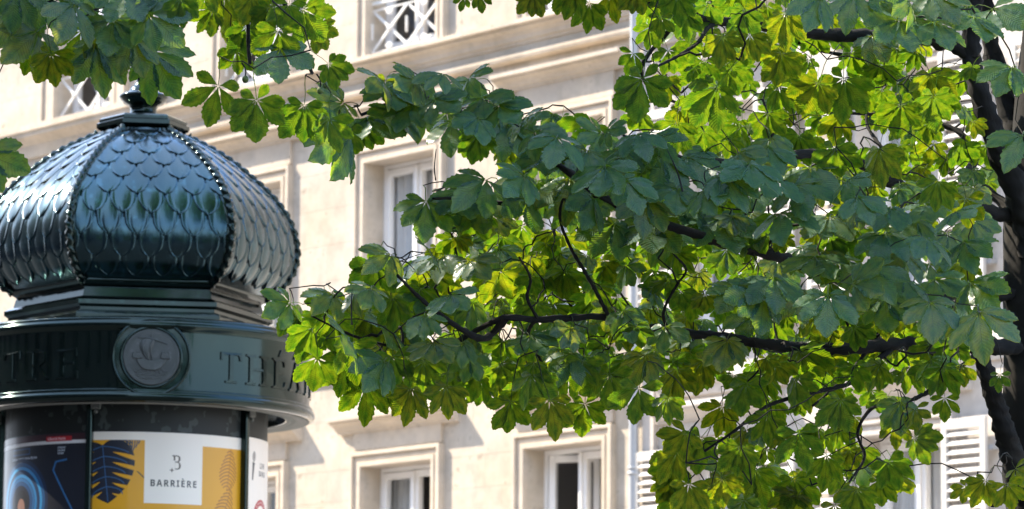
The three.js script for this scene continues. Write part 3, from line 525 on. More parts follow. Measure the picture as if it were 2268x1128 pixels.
  const fin = lathe([F(252, 62), F(247, 60), F(243, 42), F(236, 31), F(226, 29), F(218, 33), F(213, 45), F(209, 46), F(206, 50), F(199, 55), F(195, 55), F(192, 50), F(190, 46), F(186, 33), F(183, 33), F(180, 30), F(176, 29), F(172, 22), F(160, 17), F(150, 20), F(140, 27), F(128, 31), F(116, 29), F(104, 22), F(94, 14), F(86, 11), F(80, 16), F(74, 17), F(68, 11), F(50, 8.5), F(10, 8), F(-10, 15), F(-24, 20), F(-44, 16), F(-90, 1)], GREEN, 'finial', K, 40);
}

// ---------------------------------------------------------------- horse chestnuts
// one compound leaf: leaf stalk end at the origin, middle leaflet along -y, upper side towards +z, unit = length of the middle leaflet
function compoundLeaf(seed, { n = 7, droop = 0.32, fold = 0.10, spread = 1, stalk = 0.85, wide = 1, N = 18 } = {}) {
  const R = rng(seed), pos = [], uv = [], idx = [];
  const angs = n === 5 ? [0, 44, -44, 98, -98] : n === 6 ? [0, 38, -40, 80, -84, 128] : [0, 37, -37, 76, -76, 124, -124], lens = n === 5 ? [1, 0.9, 0.9, 0.6, 0.6] : n === 6 ? [1, 0.95, 0.93, 0.72, 0.7, 0.42] : [1, 0.95, 0.95, 0.74, 0.74, 0.45, 0.45];
  angs.forEach((a, k) => {
    const L = lens[k] * (0.92 + R() * 0.16), an = (a * spread + (R() - 0.5) * 12) * RAD, W = L * 0.245 * wide * (0.88 + R() * 0.24), dr = droop * (0.6 + R() * 0.9), curl = (R() - 0.5) * 0.16, tw = (R() - 0.5) * 0.5, roll = fold * (0.5 + R()), b = pos.length / 3, lift = 0.06 * R();
    const dir = [Math.sin(an), -Math.cos(an)], side = [Math.cos(an), Math.sin(an)];
    for (let i = 0; i <= N; i++) {
      const t = i / N, f = Math.pow(Math.sin(Math.PI * Math.pow(t, 1.55) * 0.985 + 0.012), 0.82) * (t > 0.9 ? 1 - (t - 0.9) * 3.2 : 1) + (t < 0.02 ? 0.03 : 0), tooth = (i % 2 ? 1.07 : 0.93);
      for (let s = -2; s <= 2; s++) {
        const q = s / 2, w = Math.max(0.012, f) * W * q * (Math.abs(s) === 2 ? tooth : 1), l = L * (0.045 + 0.955 * t) - (Math.abs(s) === 2 ? 0.012 * L * (i % 2 ? -1 : 1) : 0);
        const wave = 0.011 * L * Math.sin(i * 1.7 + k) * Math.abs(q);
        const z = lift * t * L - dr * L * t * t + roll * Math.abs(q) * W * 1.6 * (1 - 0.4 * t) + tw * w * t + wave;
        const bend = curl * L * t * t;
        pos.push(dir[0] * l + side[0] * (w + bend), dir[1] * l + side[1] * (w + bend), z);
        uv.push(0.5 + q * 0.48, 0.02 + 0.96 * t);
      }
    }
    for (let i = 0; i < N; i++) for (let s = 0; s < 4; s++) { const p = b + i * 5 + s; idx.push(p, p + 5, p + 1, p + 1, p + 5, p + 6); }
  });
  const leafIdx = idx.length, sb = pos.length / 3, st = 0.02, pts = [[0, 0, 0], [0, stalk * 0.35, -0.05 * stalk], [0.02, stalk * 0.7, -0.2 * stalk], [0, stalk, -0.42 * stalk]];
  pts.forEach(([x, y, z], i) => { const r = st * (0.55 + 0.25 * i / 3) * 0.8; for (let k = 0; k < 4; k++) { const a = k * Math.PI / 2; pos.push(x + r * Math.cos(a), y, z + r * Math.sin(a)); uv.push(0.5, 0.03); } });
  for (let i = 0; i < 3; i++) for (let k = 0; k < 4; k++) { const a = sb + i * 4 + k, b = sb + i * 4 + (k + 1) % 4; idx.push(a, b, a + 4, b, b + 4, a + 4); }
  const make = (p, u, ix) => { const g = new THREE.BufferGeometry(); g.setAttribute('position', new THREE.Float32BufferAttribute(p, 3)); g.setAttribute('uv', new THREE.Float32BufferAttribute(u, 2)); g.setIndex(ix); g.computeVertexNormals(); return g; };
  const blade = make(pos, uv, idx);
  // the upper skin, just above the blade: a chestnut leaf is dark glossy green above and pale matt green below
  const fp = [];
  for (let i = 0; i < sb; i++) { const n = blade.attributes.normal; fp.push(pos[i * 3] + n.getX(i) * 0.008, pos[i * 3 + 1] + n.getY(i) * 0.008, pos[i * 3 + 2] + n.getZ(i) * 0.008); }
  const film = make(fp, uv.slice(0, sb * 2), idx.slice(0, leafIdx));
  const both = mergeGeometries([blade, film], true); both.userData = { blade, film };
  return both;
}
const STALK = V(0, 0.85, -0.357);
const LEAVES = Array.from({ length: 14 }, (_, k) => compoundLeaf(700 + k * 13, { n: [7, 7, 6, 5, 7, 6, 5][k % 7], droop: 0.14 + 0.07 * (k % 5), fold: 0.06 + 0.05 * (k % 3), spread: 0.86 + 0.07 * (k % 4), wide: 0.92 + 0.06 * (k % 4) }));
const FILL = Array.from({ length: 10 }, (_, k) => compoundLeaf(1300 + k * 11, { n: [7, 6, 5, 7, 6][k % 5], droop: 0.12 + 0.09 * (k % 5), fold: 0.08 + 0.06 * (k % 3), spread: 0.85 + 0.08 * (k % 4), wide: 0.9 + 0.07 * (k % 4), N: 12 }));
const SMALL = Array.from({ length: 4 }, (_, k) => compoundLeaf(900 + k * 7, { n: 5, droop: 0.2, fold: 0.12, wide: 0.95 }));

const vN = fbm(201, 10, 4), vS = fbm(211, 20, 3), vL = fbm(223, 4, 3);
function vein(x, y) {                     // 1 on a vein, 0 between; y along the leaflet
  const s = Math.abs(x - 0.5) * 2, mid = Math.exp(-Math.pow(s / (0.035 * (1.3 - y)), 2)), k = (y - s * 0.17 - 0.02) * 17, f = Math.abs(k - Math.round(k)), lat = Math.exp(-Math.pow(f / 0.085, 2)) * (1 - 0.5 * s);
  return [mid, lat, f];
}
const leafMap = (hole, dust, veinTone, seed, base = 0.82) => tex(128, 256, (x, y) => {
  const [m, l] = vein(x, y), a = vN(x + seed, y), b = vS(x, y + seed), c = vL(x + seed * 0.3, y);
  let k = base + 0.24 * (a - 0.5) + 0.3 * (c - 0.5), r = k, g = k, bl = k;
  r *= 1 + 0.5 * (c - 0.5); const v = Math.max(m, l * 0.75);
  r += veinTone * v; g += veinTone * v * 0.9; bl += veinTone * v * 0.5;
  const d = dust * (Math.max(0, b - 0.62) * 1.6 + Math.max(0, a - 0.5) * 1.5 + Math.max(0, c - 0.5) * 0.9) * (1 - 0.5 * m);
  r += d * 1.1; g += d * 0.9; bl += d * 0.95;
  if (hole && b > 0.83) { r *= 1.1; g *= 0.72; bl *= 0.5; }
  return [r, g, bl];
});
const leafBump = tex(128, 256, (x, y) => { const [m, , f] = vein(x, y); return Math.min(1, 0.25 + f * 1.1) * (1 - 0.6 * m) + 0.12 * (vN(x, y) - 0.5); }, false);
const leafPrint = [leafMap(true, 0.03, -0.24, 0.0), leafMap(true, 0.05, -0.2, 0.4)];
const blade = (r, g, b, map) => phys({ color: lin(r, g, b), map, bumpMap: leafBump, bumpScale: 0.0016, roughness: 1, transmission: 0.88, thickness: 0, specularIntensity: 0.3, side: THREE.DoubleSide });
const BLADE = [blade(0.34, 0.60, 0.010, leafPrint[0]), blade(0.25, 0.51, 0.012, leafPrint[1]), blade(0.45, 0.62, 0.009, leafPrint[0]), blade(0.30, 0.56, 0.011, leafPrint[1])];
// upper skin: the leaf's dark glossy green above, its blue tint painting in sky sheen
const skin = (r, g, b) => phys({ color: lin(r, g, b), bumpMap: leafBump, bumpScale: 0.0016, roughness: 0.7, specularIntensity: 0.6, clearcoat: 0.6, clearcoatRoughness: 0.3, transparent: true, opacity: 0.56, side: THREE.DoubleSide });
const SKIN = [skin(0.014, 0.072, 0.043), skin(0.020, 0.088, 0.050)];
const barkN = fbm(301, 6, 5), barkF = fbm(311, 20, 3);
const barkMap = tex(256, 512, (x, y) => { const a = barkN(x, y * 0.5), b = barkF(x, y * 0.35), k = 0.62 + 0.7 * (a - 0.5) + 0.4 * (b - 0.5), li = a > 0.62 ? 0.12 : 0; return [k + li, k * 0.96 + li * 1.05, k * 0.9 + li * 0.8]; });
const barkBump = tex(256, 512, (x, y) => 0.6 * barkN(x, y * 0.5) + 0.4 * barkF(x, y * 0.35), false);
const BARK = std({ color: lin(0.017, 0.0145, 0.0125), map: barkMap, bumpMap: barkBump, bumpScale: 0.012, roughness: 0.95 });
const TWIG = std({ color: lin(0.016, 0.013, 0.010), map: barkMap, roughness: 0.9 });

// a leaf record: place of the stalk's end, way the middle leaflet hangs in the picture plane (degrees from straight down, + to the right), size, class, tilt out of that plane
function place(px, py, d, ang, lenPx, kind, tilt, R, geo) {
  const o = at(px, py, d), a = ang * RAD, dir = camX.clone().multiplyScalar(Math.sin(a)).addScaledVector(camY, -Math.cos(a)), to = camZ, al = tilt * RAD;
  const top = kind === 't' || kind === 'd', c = dir.clone().multiplyScalar(Math.cos(al)).addScaledVector(to, top ? Math.sin(al) : -Math.sin(al));
  const nrm = (top ? to.clone() : to.clone().negate()).multiplyScalar(Math.cos(al)).addScaledVector(dir, -Math.sin(al));
  const y = c.clone().negate(), x = new THREE.Vector3().crossVectors(y, nrm), m = new THREE.Matrix4().makeBasis(x, y, nrm);
  const yaw = (R() - 0.5) * 50 * RAD;
  m.premultiply(new THREE.Matrix4().makeRotationAxis(camY, yaw));
  const s = lenPx / FOC * d / Math.max(0.8, Math.cos(al) + 0.15);
  m.scale(V(s, s, s)); m.setPosition(o);
  return { m, kind, geo: geo ?? LEAVES[Math.floor(R() * LEAVES.length)], size: lenPx, px, py, d, end: STALK.clone().applyMatrix4(m) };
}
const REC_SMALL = 60;

// leaves one by one, largest first; what is past 300 is one mass
function hang(tree, recs, most, seed) {
  const R = rng(seed), inView = (r) => r.px > -60 && r.px < PW + 60 && r.py > -90 && r.py < PH + 60;
  recs.sort((a, b) => (inView(b) - inView(a)) || ((b.key ?? 0) - (a.key ?? 0)) || (a.d / a.size - b.d / b.size));
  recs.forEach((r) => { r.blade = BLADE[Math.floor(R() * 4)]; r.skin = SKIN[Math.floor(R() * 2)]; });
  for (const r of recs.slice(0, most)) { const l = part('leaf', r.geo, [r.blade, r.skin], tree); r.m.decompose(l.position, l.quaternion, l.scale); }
  const byMat = new Map(), add = (m, g) => { if (!byMat.has(m)) byMat.set(m, []); byMat.get(m).push(g); };
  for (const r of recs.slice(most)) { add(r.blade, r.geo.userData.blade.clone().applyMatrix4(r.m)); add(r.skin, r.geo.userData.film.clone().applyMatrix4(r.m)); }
  if (!byMat.size) return;
  const f = finish(new THREE.Mesh(mergeGeometries([...byMat.values()].map((l) => mergeGeometries(l)), true), [...byMat.keys()]));
  f.name = 'foliage'; f.userData = { kind: 'stuff' }; tree.add(f);
}
// twigs: every leaf stalk joined to the nearest wood that is there already
function twigs(tree, ends, wood, seed) {
  const R = rng(seed), inTree = wood.map((p) => ({ p, depth: 0 })), todo = ends.map((p) => ({ p, best: Infinity, to: null })), list = [];
  const relax = (node) => { for (const t of todo) { const d = t.p.distanceTo(node.p) * (1 + 0.10 * Math.max(0, t.p.y < node.p.y - 0.3 ? 1 : 0)); if (d < t.best) { t.best = d; t.to = node; } } };
  inTree.forEach(relax);
  while (todo.length) {
    let i = 0; for (let k = 1; k < todo.length; k++) if (todo[k].best < todo[i].best) i = k;
    const t = todo.splice(i, 1)[0], node = { p: t.p, from: t.to, load: 1 }; list.push(node); relax(node);
  }
  for (let i = list.length - 1; i >= 0; i--) if (list[i].from.load) list[i].from.load += list[i].load;
  const geos = [];
  for (const n of list) {
    const a = n.from.p, b = n.p, L = a.distanceTo(b); if (L < 0.004) continue;
    const r = Math.min(0.005, 0.0013 + 0.0005 * Math.sqrt(n.load)), k = () => (R() - 0.5) * 0.22 * L, m1 = a.clone().lerp(b, 0.3).add(V(k(), k() + 0.07 * L, k())), m2 = a.clone().lerp(b, 0.68).add(V(k(), k() + 0.07 * L, k()));
    geos.push(limb([a, m1, m2, b], r * 1.15, r * 0.85, 5, Math.max(3, Math.min(8, Math.round(L / 0.06)))));
  }
  const m = part('fine_twigs', mergeGeometries(geos), TWIG, tree); m.userData = { kind: 'stuff' };
}
// wood from picture points: [px, py, depth]
function wood(tree, name, pts, r0, r1, store, seed = 1, sides = 10) {
  const p = pts.map(([x, y, d]) => at(x, y, d)), g = limb(p, r0, r1, sides, pts.length * 9, seed, 0.3);
  part(name, g, BARK, tree);
  const c = new THREE.CatmullRomCurve3(p, false, 'centripetal'), n = Math.ceil(c.getLength() / 0.05); for (let i = 0; i <= n; i++) store.push(c.getPointAt(i / n));
}

// ---- the large tree whose trunk stands at the right
{
  const T = thing('chestnut_tree', 'large horse chestnut with its dark trunk at the right edge and boughs across the middle', 'tree');
  const W = [], foot = at(2290, 700, 13.6); 
  const rel = [];
  const trunkTop = at(2275, 60, 13.6);
part('trunk', limb([V(foot.x + 0.06, 0.0, foot.z), V(foot.x + 0.03, 1.2, foot.z), at(2290, 1100, 13.6), at(2286, 800, 13.6), at(2284, 500, 13.6), at(2300, 300, 13.6), at(2318, 120, 13.6), at(2330, -60, 13.6), at(2300, -400, 13.6), at(2260, -900, 13.5), V(1.9, 7.5, -13.8), V(2.1, 9.5, -14.2), V(2.2, 11.5, -14.4)], 0.12, 0.03, 18, 100, 3, 0.12), BARK, T);
  wood(T, 'limb', [[2290, 420, 13.6], [2262, 330, 13.65], [2228, 220, 13.7], [2200, 120, 13.7], [2185, 20, 13.7], [2170, -150, 13.7]], 0.045, 0.02, W, 44, 12);
  wood(T, 'limb', [[2280, 560, 13.55], [2256, 430, 13.5], [2215, 340, 13.45], [2180, 235, 13.4], [2155, 150, 13.4], [2150, 60, 13.4], [2165, -80, 13.4], [2140, -300, 13.3]], 0.044, 0.024, W, 4, 12);
  wood(T, 'limb', [[2262, 1100, 13.5], [2235, 985, 13.45], [2208, 900, 13.4], [2186, 830, 13.35], [2165, 765, 13.3], [2120, 690, 13.2], [2060, 640, 13.1]], 0.044, 0.014, W, 5, 12);
  wood(T, 'bough', [[2158, 130, 13.4], [2110, 100, 13.4], [2040, 84, 13.4], [1935, 80, 13.35], [1800, 74, 13.3], [1700, 58, 13.2], [1610, 48, 13.1], [1545, 38, 13.0], [1440, 4, 12.9], [1330, -40, 12.8], [1200, -70, 12.7]], 0.026, 0.008, W, 6);
  wood(T, 'bough', [[2262, 480, 13.6], [2200, 472, 13.5], [2080, 442, 13.4], [1985, 408, 13.3], [1915, 366, 13.2], [1860, 346, 13.1], [1800, 340, 13.0], [1740, 346, 12.9], [1640, 360, 12.7], [1520, 350, 12.5], [1420, 345, 12.4]], 0.028, 0.006, W, 7);
  wood(T, 'bough', [[2262, 650, 13.6], [2130, 650, 13.4], [1990, 640, 13.2], [1880, 615, 13.0], [1790, 590, 12.9], [1700, 562, 12.7], [1610, 540, 12.55], [1520, 512, 12.4], [1420, 480, 12.3], [1320, 425, 12.2], [1250, 375, 12.2], [1180, 330, 12.4], [1110, 290, 12.45], [1040, 255, 12.5], [960, 232, 12.5], [880, 225, 12.45], [800, 255, 12.4]], 0.028, 0.005, W, 8);
  wood(T, 'bough', [[2255, 770, 13.5], [2120, 765, 13.3], [1990, 762, 13.1], [1880, 772, 12.95], [1780, 772, 12.9], [1690, 762, 12.8], [1600, 748, 12.75], [1520, 738, 12.7], [1420, 722, 12.6], [1330, 702, 12.55], [1250, 706, 12.5], [1180, 708, 12.45], [1120, 704, 12.4], [1050, 735, 12.5], [1000, 762, 12.55], [930, 768, 12.55], [850, 764, 12.5], [760, 735, 12.4], [690, 700, 12.35]], 0.027, 0.003, W, 9);
  wood(T, 'branch', [[1120, 704, 12.4], [1090, 740, 12.45], [1065, 750, 12.4], [1000, 715, 12.3], [930, 660, 12.2], [880, 610, 12.1]], 0.013, 0.004, W, 10);
  wood(T, 'branch', [[1262, 470, 12.3], [1250, 440, 12.3], [1240, 480, 12.35], [1262, 545, 12.4], [1300, 610, 12.45], [1330, 665, 12.5], [1350, 705, 12.55]], 0.004, 0.007, W, 11, 7);
  wood(T, 'branch', [[1185, 706, 12.45], [1170, 740, 12.5], [1180, 760, 12.5], [1205, 810, 12.55], [1250, 850, 12.6]], 0.007, 0.003, W, 12, 7);
  wood(T, 'branch', [[1190, 706, 12.45], [1168, 660, 12.4], [1175, 620, 12.35], [1150, 570, 12.2]], 0.006, 0.003, W, 13, 7);
  wood(T, 'branch', [[1480, 732, 12.7], [1470, 690, 12.6], [1500, 630, 12.55], [1520, 600, 12.5], [1490, 560, 12.4]], 0.006, 0.003, W, 14, 7);
  wood(T, 'branch', [[1990, 762, 13.1], [1940, 800, 13.0], [1880, 850, 12.9], [1800, 870, 12.8], [1700, 900, 12.7], [1620, 960, 12.6], [1560, 1000, 12.6]], 0.010, 0.004, W, 15, 8);
  wood(T, 'branch', [[2190, 760, 13.3], [2120, 820, 13.2], [2070, 860, 13.15], [2010, 890, 13.1], [1930, 906, 13.0], [1900, 960, 13.0], [1915, 1010, 13.0], [1880, 1070, 12.9]], 0.010, 0.004, W, 16, 8);
  wood(T, 'branch', [[1960, 720, 13.1], [1925, 770, 13.1], [1880, 830, 13.0], [1800, 900, 12.9]], 0.008, 0.004, W, 17, 7);
  wood(T, 'branch', [[1990, 80, 13.4], [1960, 40, 13.4], [1985, 0, 13.4]], 0.009, 0.005, W, 18, 7);
  wood(T, 'branch', [[1600, 47, 13.1], [1570, 60, 13.0], [1545, 95, 12.9], [1500, 125, 12.8], [1450, 150, 12.7]], 0.009, 0.004, W, 19, 7);
  wood(T, 'branch', [[1930, 100, 13.4], [1880, 122, 13.5], [1820, 112, 13.5], [1770, 95, 13.4]], 0.009, 0.005, W, 20, 7);
  wood(T, 'branch', [[1740, 345, 12.9], [1715, 310, 13.0], [1705, 270, 13.1], [1690, 220, 13.2]], 0.010, 0.004, W, 21, 7);
  wood(T, 'branch', [[2235, 460, 13.6], [2150, 390, 13.8], [2160, 340, 14.0], [2120, 290, 14.1], [2000, 260, 14.2], [1880, 250, 14.2]], 0.02, 0.006, W, 22, 8);
  wood(T, 'branch', [[1980, 405, 13.4], [1960, 340, 13.6], [1920, 270, 13.8], [1930, 200, 13.9]], 0.010, 0.004, W, 23, 7);
  wood(T, 'branch', [[2200, 1120, 13.4], [2190, 1090, 13.3], [2170, 1070, 13.2]], 0.008, 0.004, W, 24, 7);
  wood(T, 'branch', [[1340, 430, 12.4], [1230, 440, 12.45], [1120, 450, 12.45], [1040, 440, 12.4], [960, 440, 12.2]], 0.010, 0.004, W, 25, 7);
  wood(T, 'branch', [[1545, 38, 13.0], [1480, 70, 13.6], [1420, 150, 13.6], [1480, 220, 13.8], [1600, 250, 13.9]], 0.012, 0.005, W, 26, 7);

  const R = rng(77), recs = [];
  const put = (px, py, len, kind, ang = 0, tilt, d, small) => {
    const t = kind === 't' || kind === 'd';
    recs.push(Object.assign(place(px, py, d ?? (t ? 12.05 + R() * 0.5 : 12.2 + R() * 0.7), ang + (R() - 0.5) * 14, len, kind, tilt ?? (t ? 22 + R() * 22 : 8 + R() * 22), R, small ? SMALL[Math.floor(R() * 4)] : undefined), { key: 1 }));
  };
  // leaves that can be told apart in the photograph: [px, py of the stalk end, leaflet length, side seen, hang angle, tilt]
  const list = [
    // upper bough, seen from above
    [817, 267, 78, 't', 8, 40], [768, 298, 92, 't', -62, 30], [915, 231, 66, 't', -5, 34], [1001, 271, 70, 't', 12, 34], [963, 222, 66, 't', 45, 45], [839, 174, 62, 't', -40, 55], [895, 182, 58, 't', 10, 55], [981, 165, 60, 't', -25, 55], [1040, 174, 60, 't', 55, 50], [1070, 219, 66, 't', 20, 40], [1105, 236, 66, 't', 30, 40], [1160, 264, 60, 't', 40, 45], [760, 229, 74, 't', -55, 45], [730, 264, 70, 't', -40, 40], [860, 199, 66, 't', -10, 48], [1120, 279, 66, 't', 8, 36], [1060, 264, 66, 't', -20, 36], [920, 179, 60, 't', -60, 55], [1185, 294, 60, 't', 30, 40], [880, 254, 70, 't', -35, 40],
    [765, 290, 78, 'g', 4, 8], [1050, 285, 70, 'g', 6, 12], [800, 275, 66, 'g', 18, 14], [1060, 300, 60, 'g', -10, 16],
    // middle, seen from above
    [1261, 399, 76, 't', 0, 30], [1341, 371, 72, 't', 6, 28], [1375, 331, 72, 't', 20, 36], [1447, 489, 82, 't', 2, 28], [1594, 486, 80, 't', 4, 30], [1558, 424, 70, 't', 34, 36], [1217, 346, 70, 't', -8, 38], [1465, 349, 72, 't', 12, 36], [1233, 306, 64, 't', -10, 44], [1425, 436, 72, 't', -14, 34], [1300, 335, 66, 't', -30, 44], [1330, 296, 58, 't', -50, 55], [1345, 290, 50, 't', 60, 55], [1410, 300, 66, 't', 10, 48], [1450, 310, 66, 't', 40, 46], [1520, 350, 70, 't', 24, 40], [1160, 390, 72, 't', -36, 40], [1170, 440, 72, 't', -50, 36], [1500, 420, 72, 't', -14, 36], [1640, 340, 62, 't', 30, 48], [1659, 369, 74, 't', -14, 36], [1794, 373, 74, 't', 8, 36], [1761, 414, 72, 't', 16, 40], [1700, 330, 62, 't', 10, 50], [1600, 390, 70, 't', 10, 38], [1380, 400, 72, 't', 10, 32], [1310, 440, 70, 't', -40, 36], [1360, 500, 72, 't', -30, 34], [1720, 400, 66, 't', -20, 44], [1540, 470, 70, 't', -20, 40],
    [943, 447, 84, 't', -6, 22], [1020, 426, 72, 't', 0, 30], [985, 425, 62, 't', 50, 40], [1075, 400, 70, 't', -30, 40], [1060, 455, 72, 't', 10, 30],
    // right, darker
    [1728, 475, 72, 't', 10, 44], [1838, 483, 74, 't', 6, 44], [1973, 463, 70, 't', -14, 48], [2050, 455, 70, 't', 20, 48], [2050, 528, 72, 't', -6, 46], [2136, 540, 74, 't', 16, 46], [1900, 440, 66, 't', 10, 48], [1960, 520, 72, 't', 0, 46], [2120, 470, 70, 't', 30, 50], [1880, 400, 66, 't', 30, 48], [2000, 560, 70, 't', -20, 48],
    [1712, 618, 78, 't', -14, 34], [1806, 573, 70, 't', -6, 44], [1859, 581, 72, 't', 8, 42], [1834, 655, 92, 't', -4, 30], [2059, 671, 86, 't', 2, 32], [2169, 695, 92, 't', 14, 32], [2071, 622, 72, 't', 20, 44], [2152, 630, 72, 't', 30, 44], [1930, 600, 74, 't', 30, 42], [1960, 660, 80, 't', 24, 36], [1770, 640, 76, 't', -30, 36], [1890, 630, 70, 't', 60, 44], [2000, 620, 70, 't', -10, 46], [1690, 650, 76, 't', -34, 34], [1640, 640, 72, 't', -20, 40], [2110, 690, 78, 't', -8, 36],
    [1893, -8, 64, 't', 0, 34], [1812, -4, 64, 't', -34, 34], [1991, 45, 82, 't', -36, 34], [2069, 50, 78, 't', 2, 32], [2155, 40, 72, 't', -10, 40], [2240, 150, 70, 't', -30, 46], [1950, -20, 74, 't', 20, 36], [2060, -10, 76, 't', 24, 38], [2200, 20, 76, 't', 30, 40], [2010, 0, 70, 't', -50, 40], [2265, 300, 70, 't', -20, 36],
    // left tips
    [640, 672, 54, 't', -60, 50], [642, 680, 76, 'g', -16, 10], [692, 727, 84, 'g', -18, 10], [767, 748, 74, 't', -50, 50], [702, 793, 80, 'g', -6, 10], [735, 655, 66, 't', -30, 54], [865, 565, 62, 't', -40, 46], [984, 569, 66, 't', 6, 44], [861, 732, 66, 't', -40, 52], [833, 585, 76, 'g', -10, 10], [790, 645, 60, 'd', 30, 56], [740, 700, 76, 'g', 10, 12], [905, 588, 60, 't', 34, 50], [1040, 580, 64, 't', 34, 48], [930, 640, 74, 'g', -10, 14], [820, 690, 76, 'g', -4, 14], [720, 672, 70, 'g', -10, 14], [780, 760, 80, 'g', 10, 10], [870, 660, 74, 'g', 0, 12], [1000, 655, 64, 'd', 20, 56], [660, 700, 66, 'g', 20, 12], [950, 560, 56, 't', -50, 56], [820, 640, 58, 'd', -20, 58], [940, 700, 62, 'd', 10, 54], [850, 800, 74, 'd', -40, 50], [960, 760, 64, 'd', 10, 54],
    // lower edge, seen from below
    [1132, 890, 92, 'g', 0, 6], [1296, 896, 80, 'g', 2, 8], [1416, 860, 92, 'g', 0, 6], [990, 854, 76, 'g', 0, 8], [909, 862, 74, 'g', -4, 14], [809, 848, 88, 'g', -8, 8], [1217, 886, 92, 'g', 2, 8], [940, 800, 84, 'g', 0, 10], [1060, 820, 88, 'g', -6, 10], [1350, 830, 84, 'g', 0, 10], [870, 790, 80, 'g', 6, 10], [1180, 830, 84, 'g', 10, 10], [1290, 800, 84, 'g', -4, 10], [1500, 820, 80, 'g', 4, 10], [1560, 800, 80, 'g', -8, 10], [1480, 880, 60, 'g', 10, 12], [770, 800, 78, 'g', -10, 12], [850, 840, 66, 'g', 20, 14],
    // lower right, seen from below
    [1526, 1073, 76, 'g', 0, 8], [1553, 970, 86, 'g', -36, 12], [1653, 851, 76, 'g', 0, 10], [1863, 885, 88, 'g', -6, 10], [2026, 970, 68, 'g', 60, 12], [1897, 1084, 72, 'g', 0, 8], [1675, 1042, 90, 'g', -10, 12], [2028, 906, 54, 'g', 20, 12], [2093, 882, 56, 'g', 6, 14], [2184, 1065, 60, 'g', -30, 10], [2230, 1073, 62, 'p', 16, 10], [1947, 1065, 66, 'g', 34, 12], [1966, 1023, 72, 'g', 20, 12], [1600, 900, 84, 'g', -16, 12], [1700, 920, 84, 'g', 0, 10], [1640, 990, 80, 'g', -20, 10], [1770, 960, 84, 'g', 6, 10], [1830, 1010, 80, 'g', -10, 10], [1760, 1060, 78, 'g', 10, 10], [1600, 1060, 70, 'g', 10, 14], [1990, 930, 66, 'g', -8, 12], [2130, 810, 60, 'g', 10, 14], [2110, 760, 66, 'g', -6, 14], [2215, 830, 44, 'p', 0, 14], [1560, 1110, 60, 'g', -10, 10], [1650, 1110, 64, 'g', 0, 10], [1850, 1120, 60, 'g', -6, 10], [2250, 1040, 50, 'p', 40, 12], [2140, 1080, 44, 'g', -50, 14],
    [1500, 1000, 70, 'g', -30, 12], [1490, 1060, 60, 'g', -20, 12], [1520, 960, 84, 'g', -44, 12], [1500, 1030, 76, 'g', -40, 12], [1510, 1100, 66, 'g', -30, 10],
    // upper right, glowing
    [1424, 175, 100, 'g', -4, 8], [1463, 37, 52, 'g', 0, 8], [1602, 80, 72, 'g', -6, 8], [1661, 77, 66, 'g', 10, 8], [1732, 118, 74, 'g', 4, 8], [1590, 192, 104, 'g', -20, 10], [1869, 175, 108, 'g', -6, 8], [1812, 184, 92, 'g', -20, 8], [1995, 232, 84, 'g', -4, 10], [2069, 212, 84, 'g', 6, 10], [1530, 90, 50, 'g', -20, 12], [1540, 150, 46, 'g', 10, 12], [1700, 250, 80, 'g', 10, 10], [1640, 280, 70, 'g', -30, 14], [1500, 270, 74, 'g', 0, 14], [1560, 290, 60, 'g', 20, 16], [1770, 300, 76, 'g', -20, 12], [1850, 330, 76, 'g', 10, 12], [2080, 400, 80, 'g', -10, 12], [2140, 440, 76, 'g', -6, 12], [1950, 330, 74, 'g', 20, 14],
    [1500, -10, 70, 'g', 0, 10], [1440, 60, 60, 'g', -16, 10], [1520, 30, 66, 'g', 10, 10], [1570, 10, 70, 'g', -4, 10], [1480, 112, 62, 'g', 14, 10], [1402, 118, 58, 'g', -20, 12], [1560, 136, 70, 'g', 0, 10], [1620, 150, 74, 'g', 12, 10], [1650, 20, 70, 'g', -10, 10], [1740, 30, 72, 'g', 6, 10],
    // top edge
    [1305, 6, 78, 'g', -2, 8], [1030, -8, 38, 'g', -14, 8], [1062, -12, 40, 'g', 14, 8], [1180, -14, 60, 'g', -4, 10], [1240, -26, 66, 'g', 4, 10], [1410, -24, 66, 'g', -6, 10], [1350, -14, 70, 'g', 16, 10], [1270, -30, 76, 'g', -16, 10], [1460, -30, 60, 'g', 6, 12],
  ];
  for (const [x, y, l, k, a, t] of list) put(x, y, l * (k === 't' ? 1.0 + R() * 0.25 : 0.9 + R() * 0.25), k, a, k === 't' ? t + 20 + R() * 8 : k === 'd' ? t + 6 : t + 12, x > 1500 && y < 330 && k !== 't' ? 12.7 + R() * 0.5 : undefined, l < REC_SMALL);
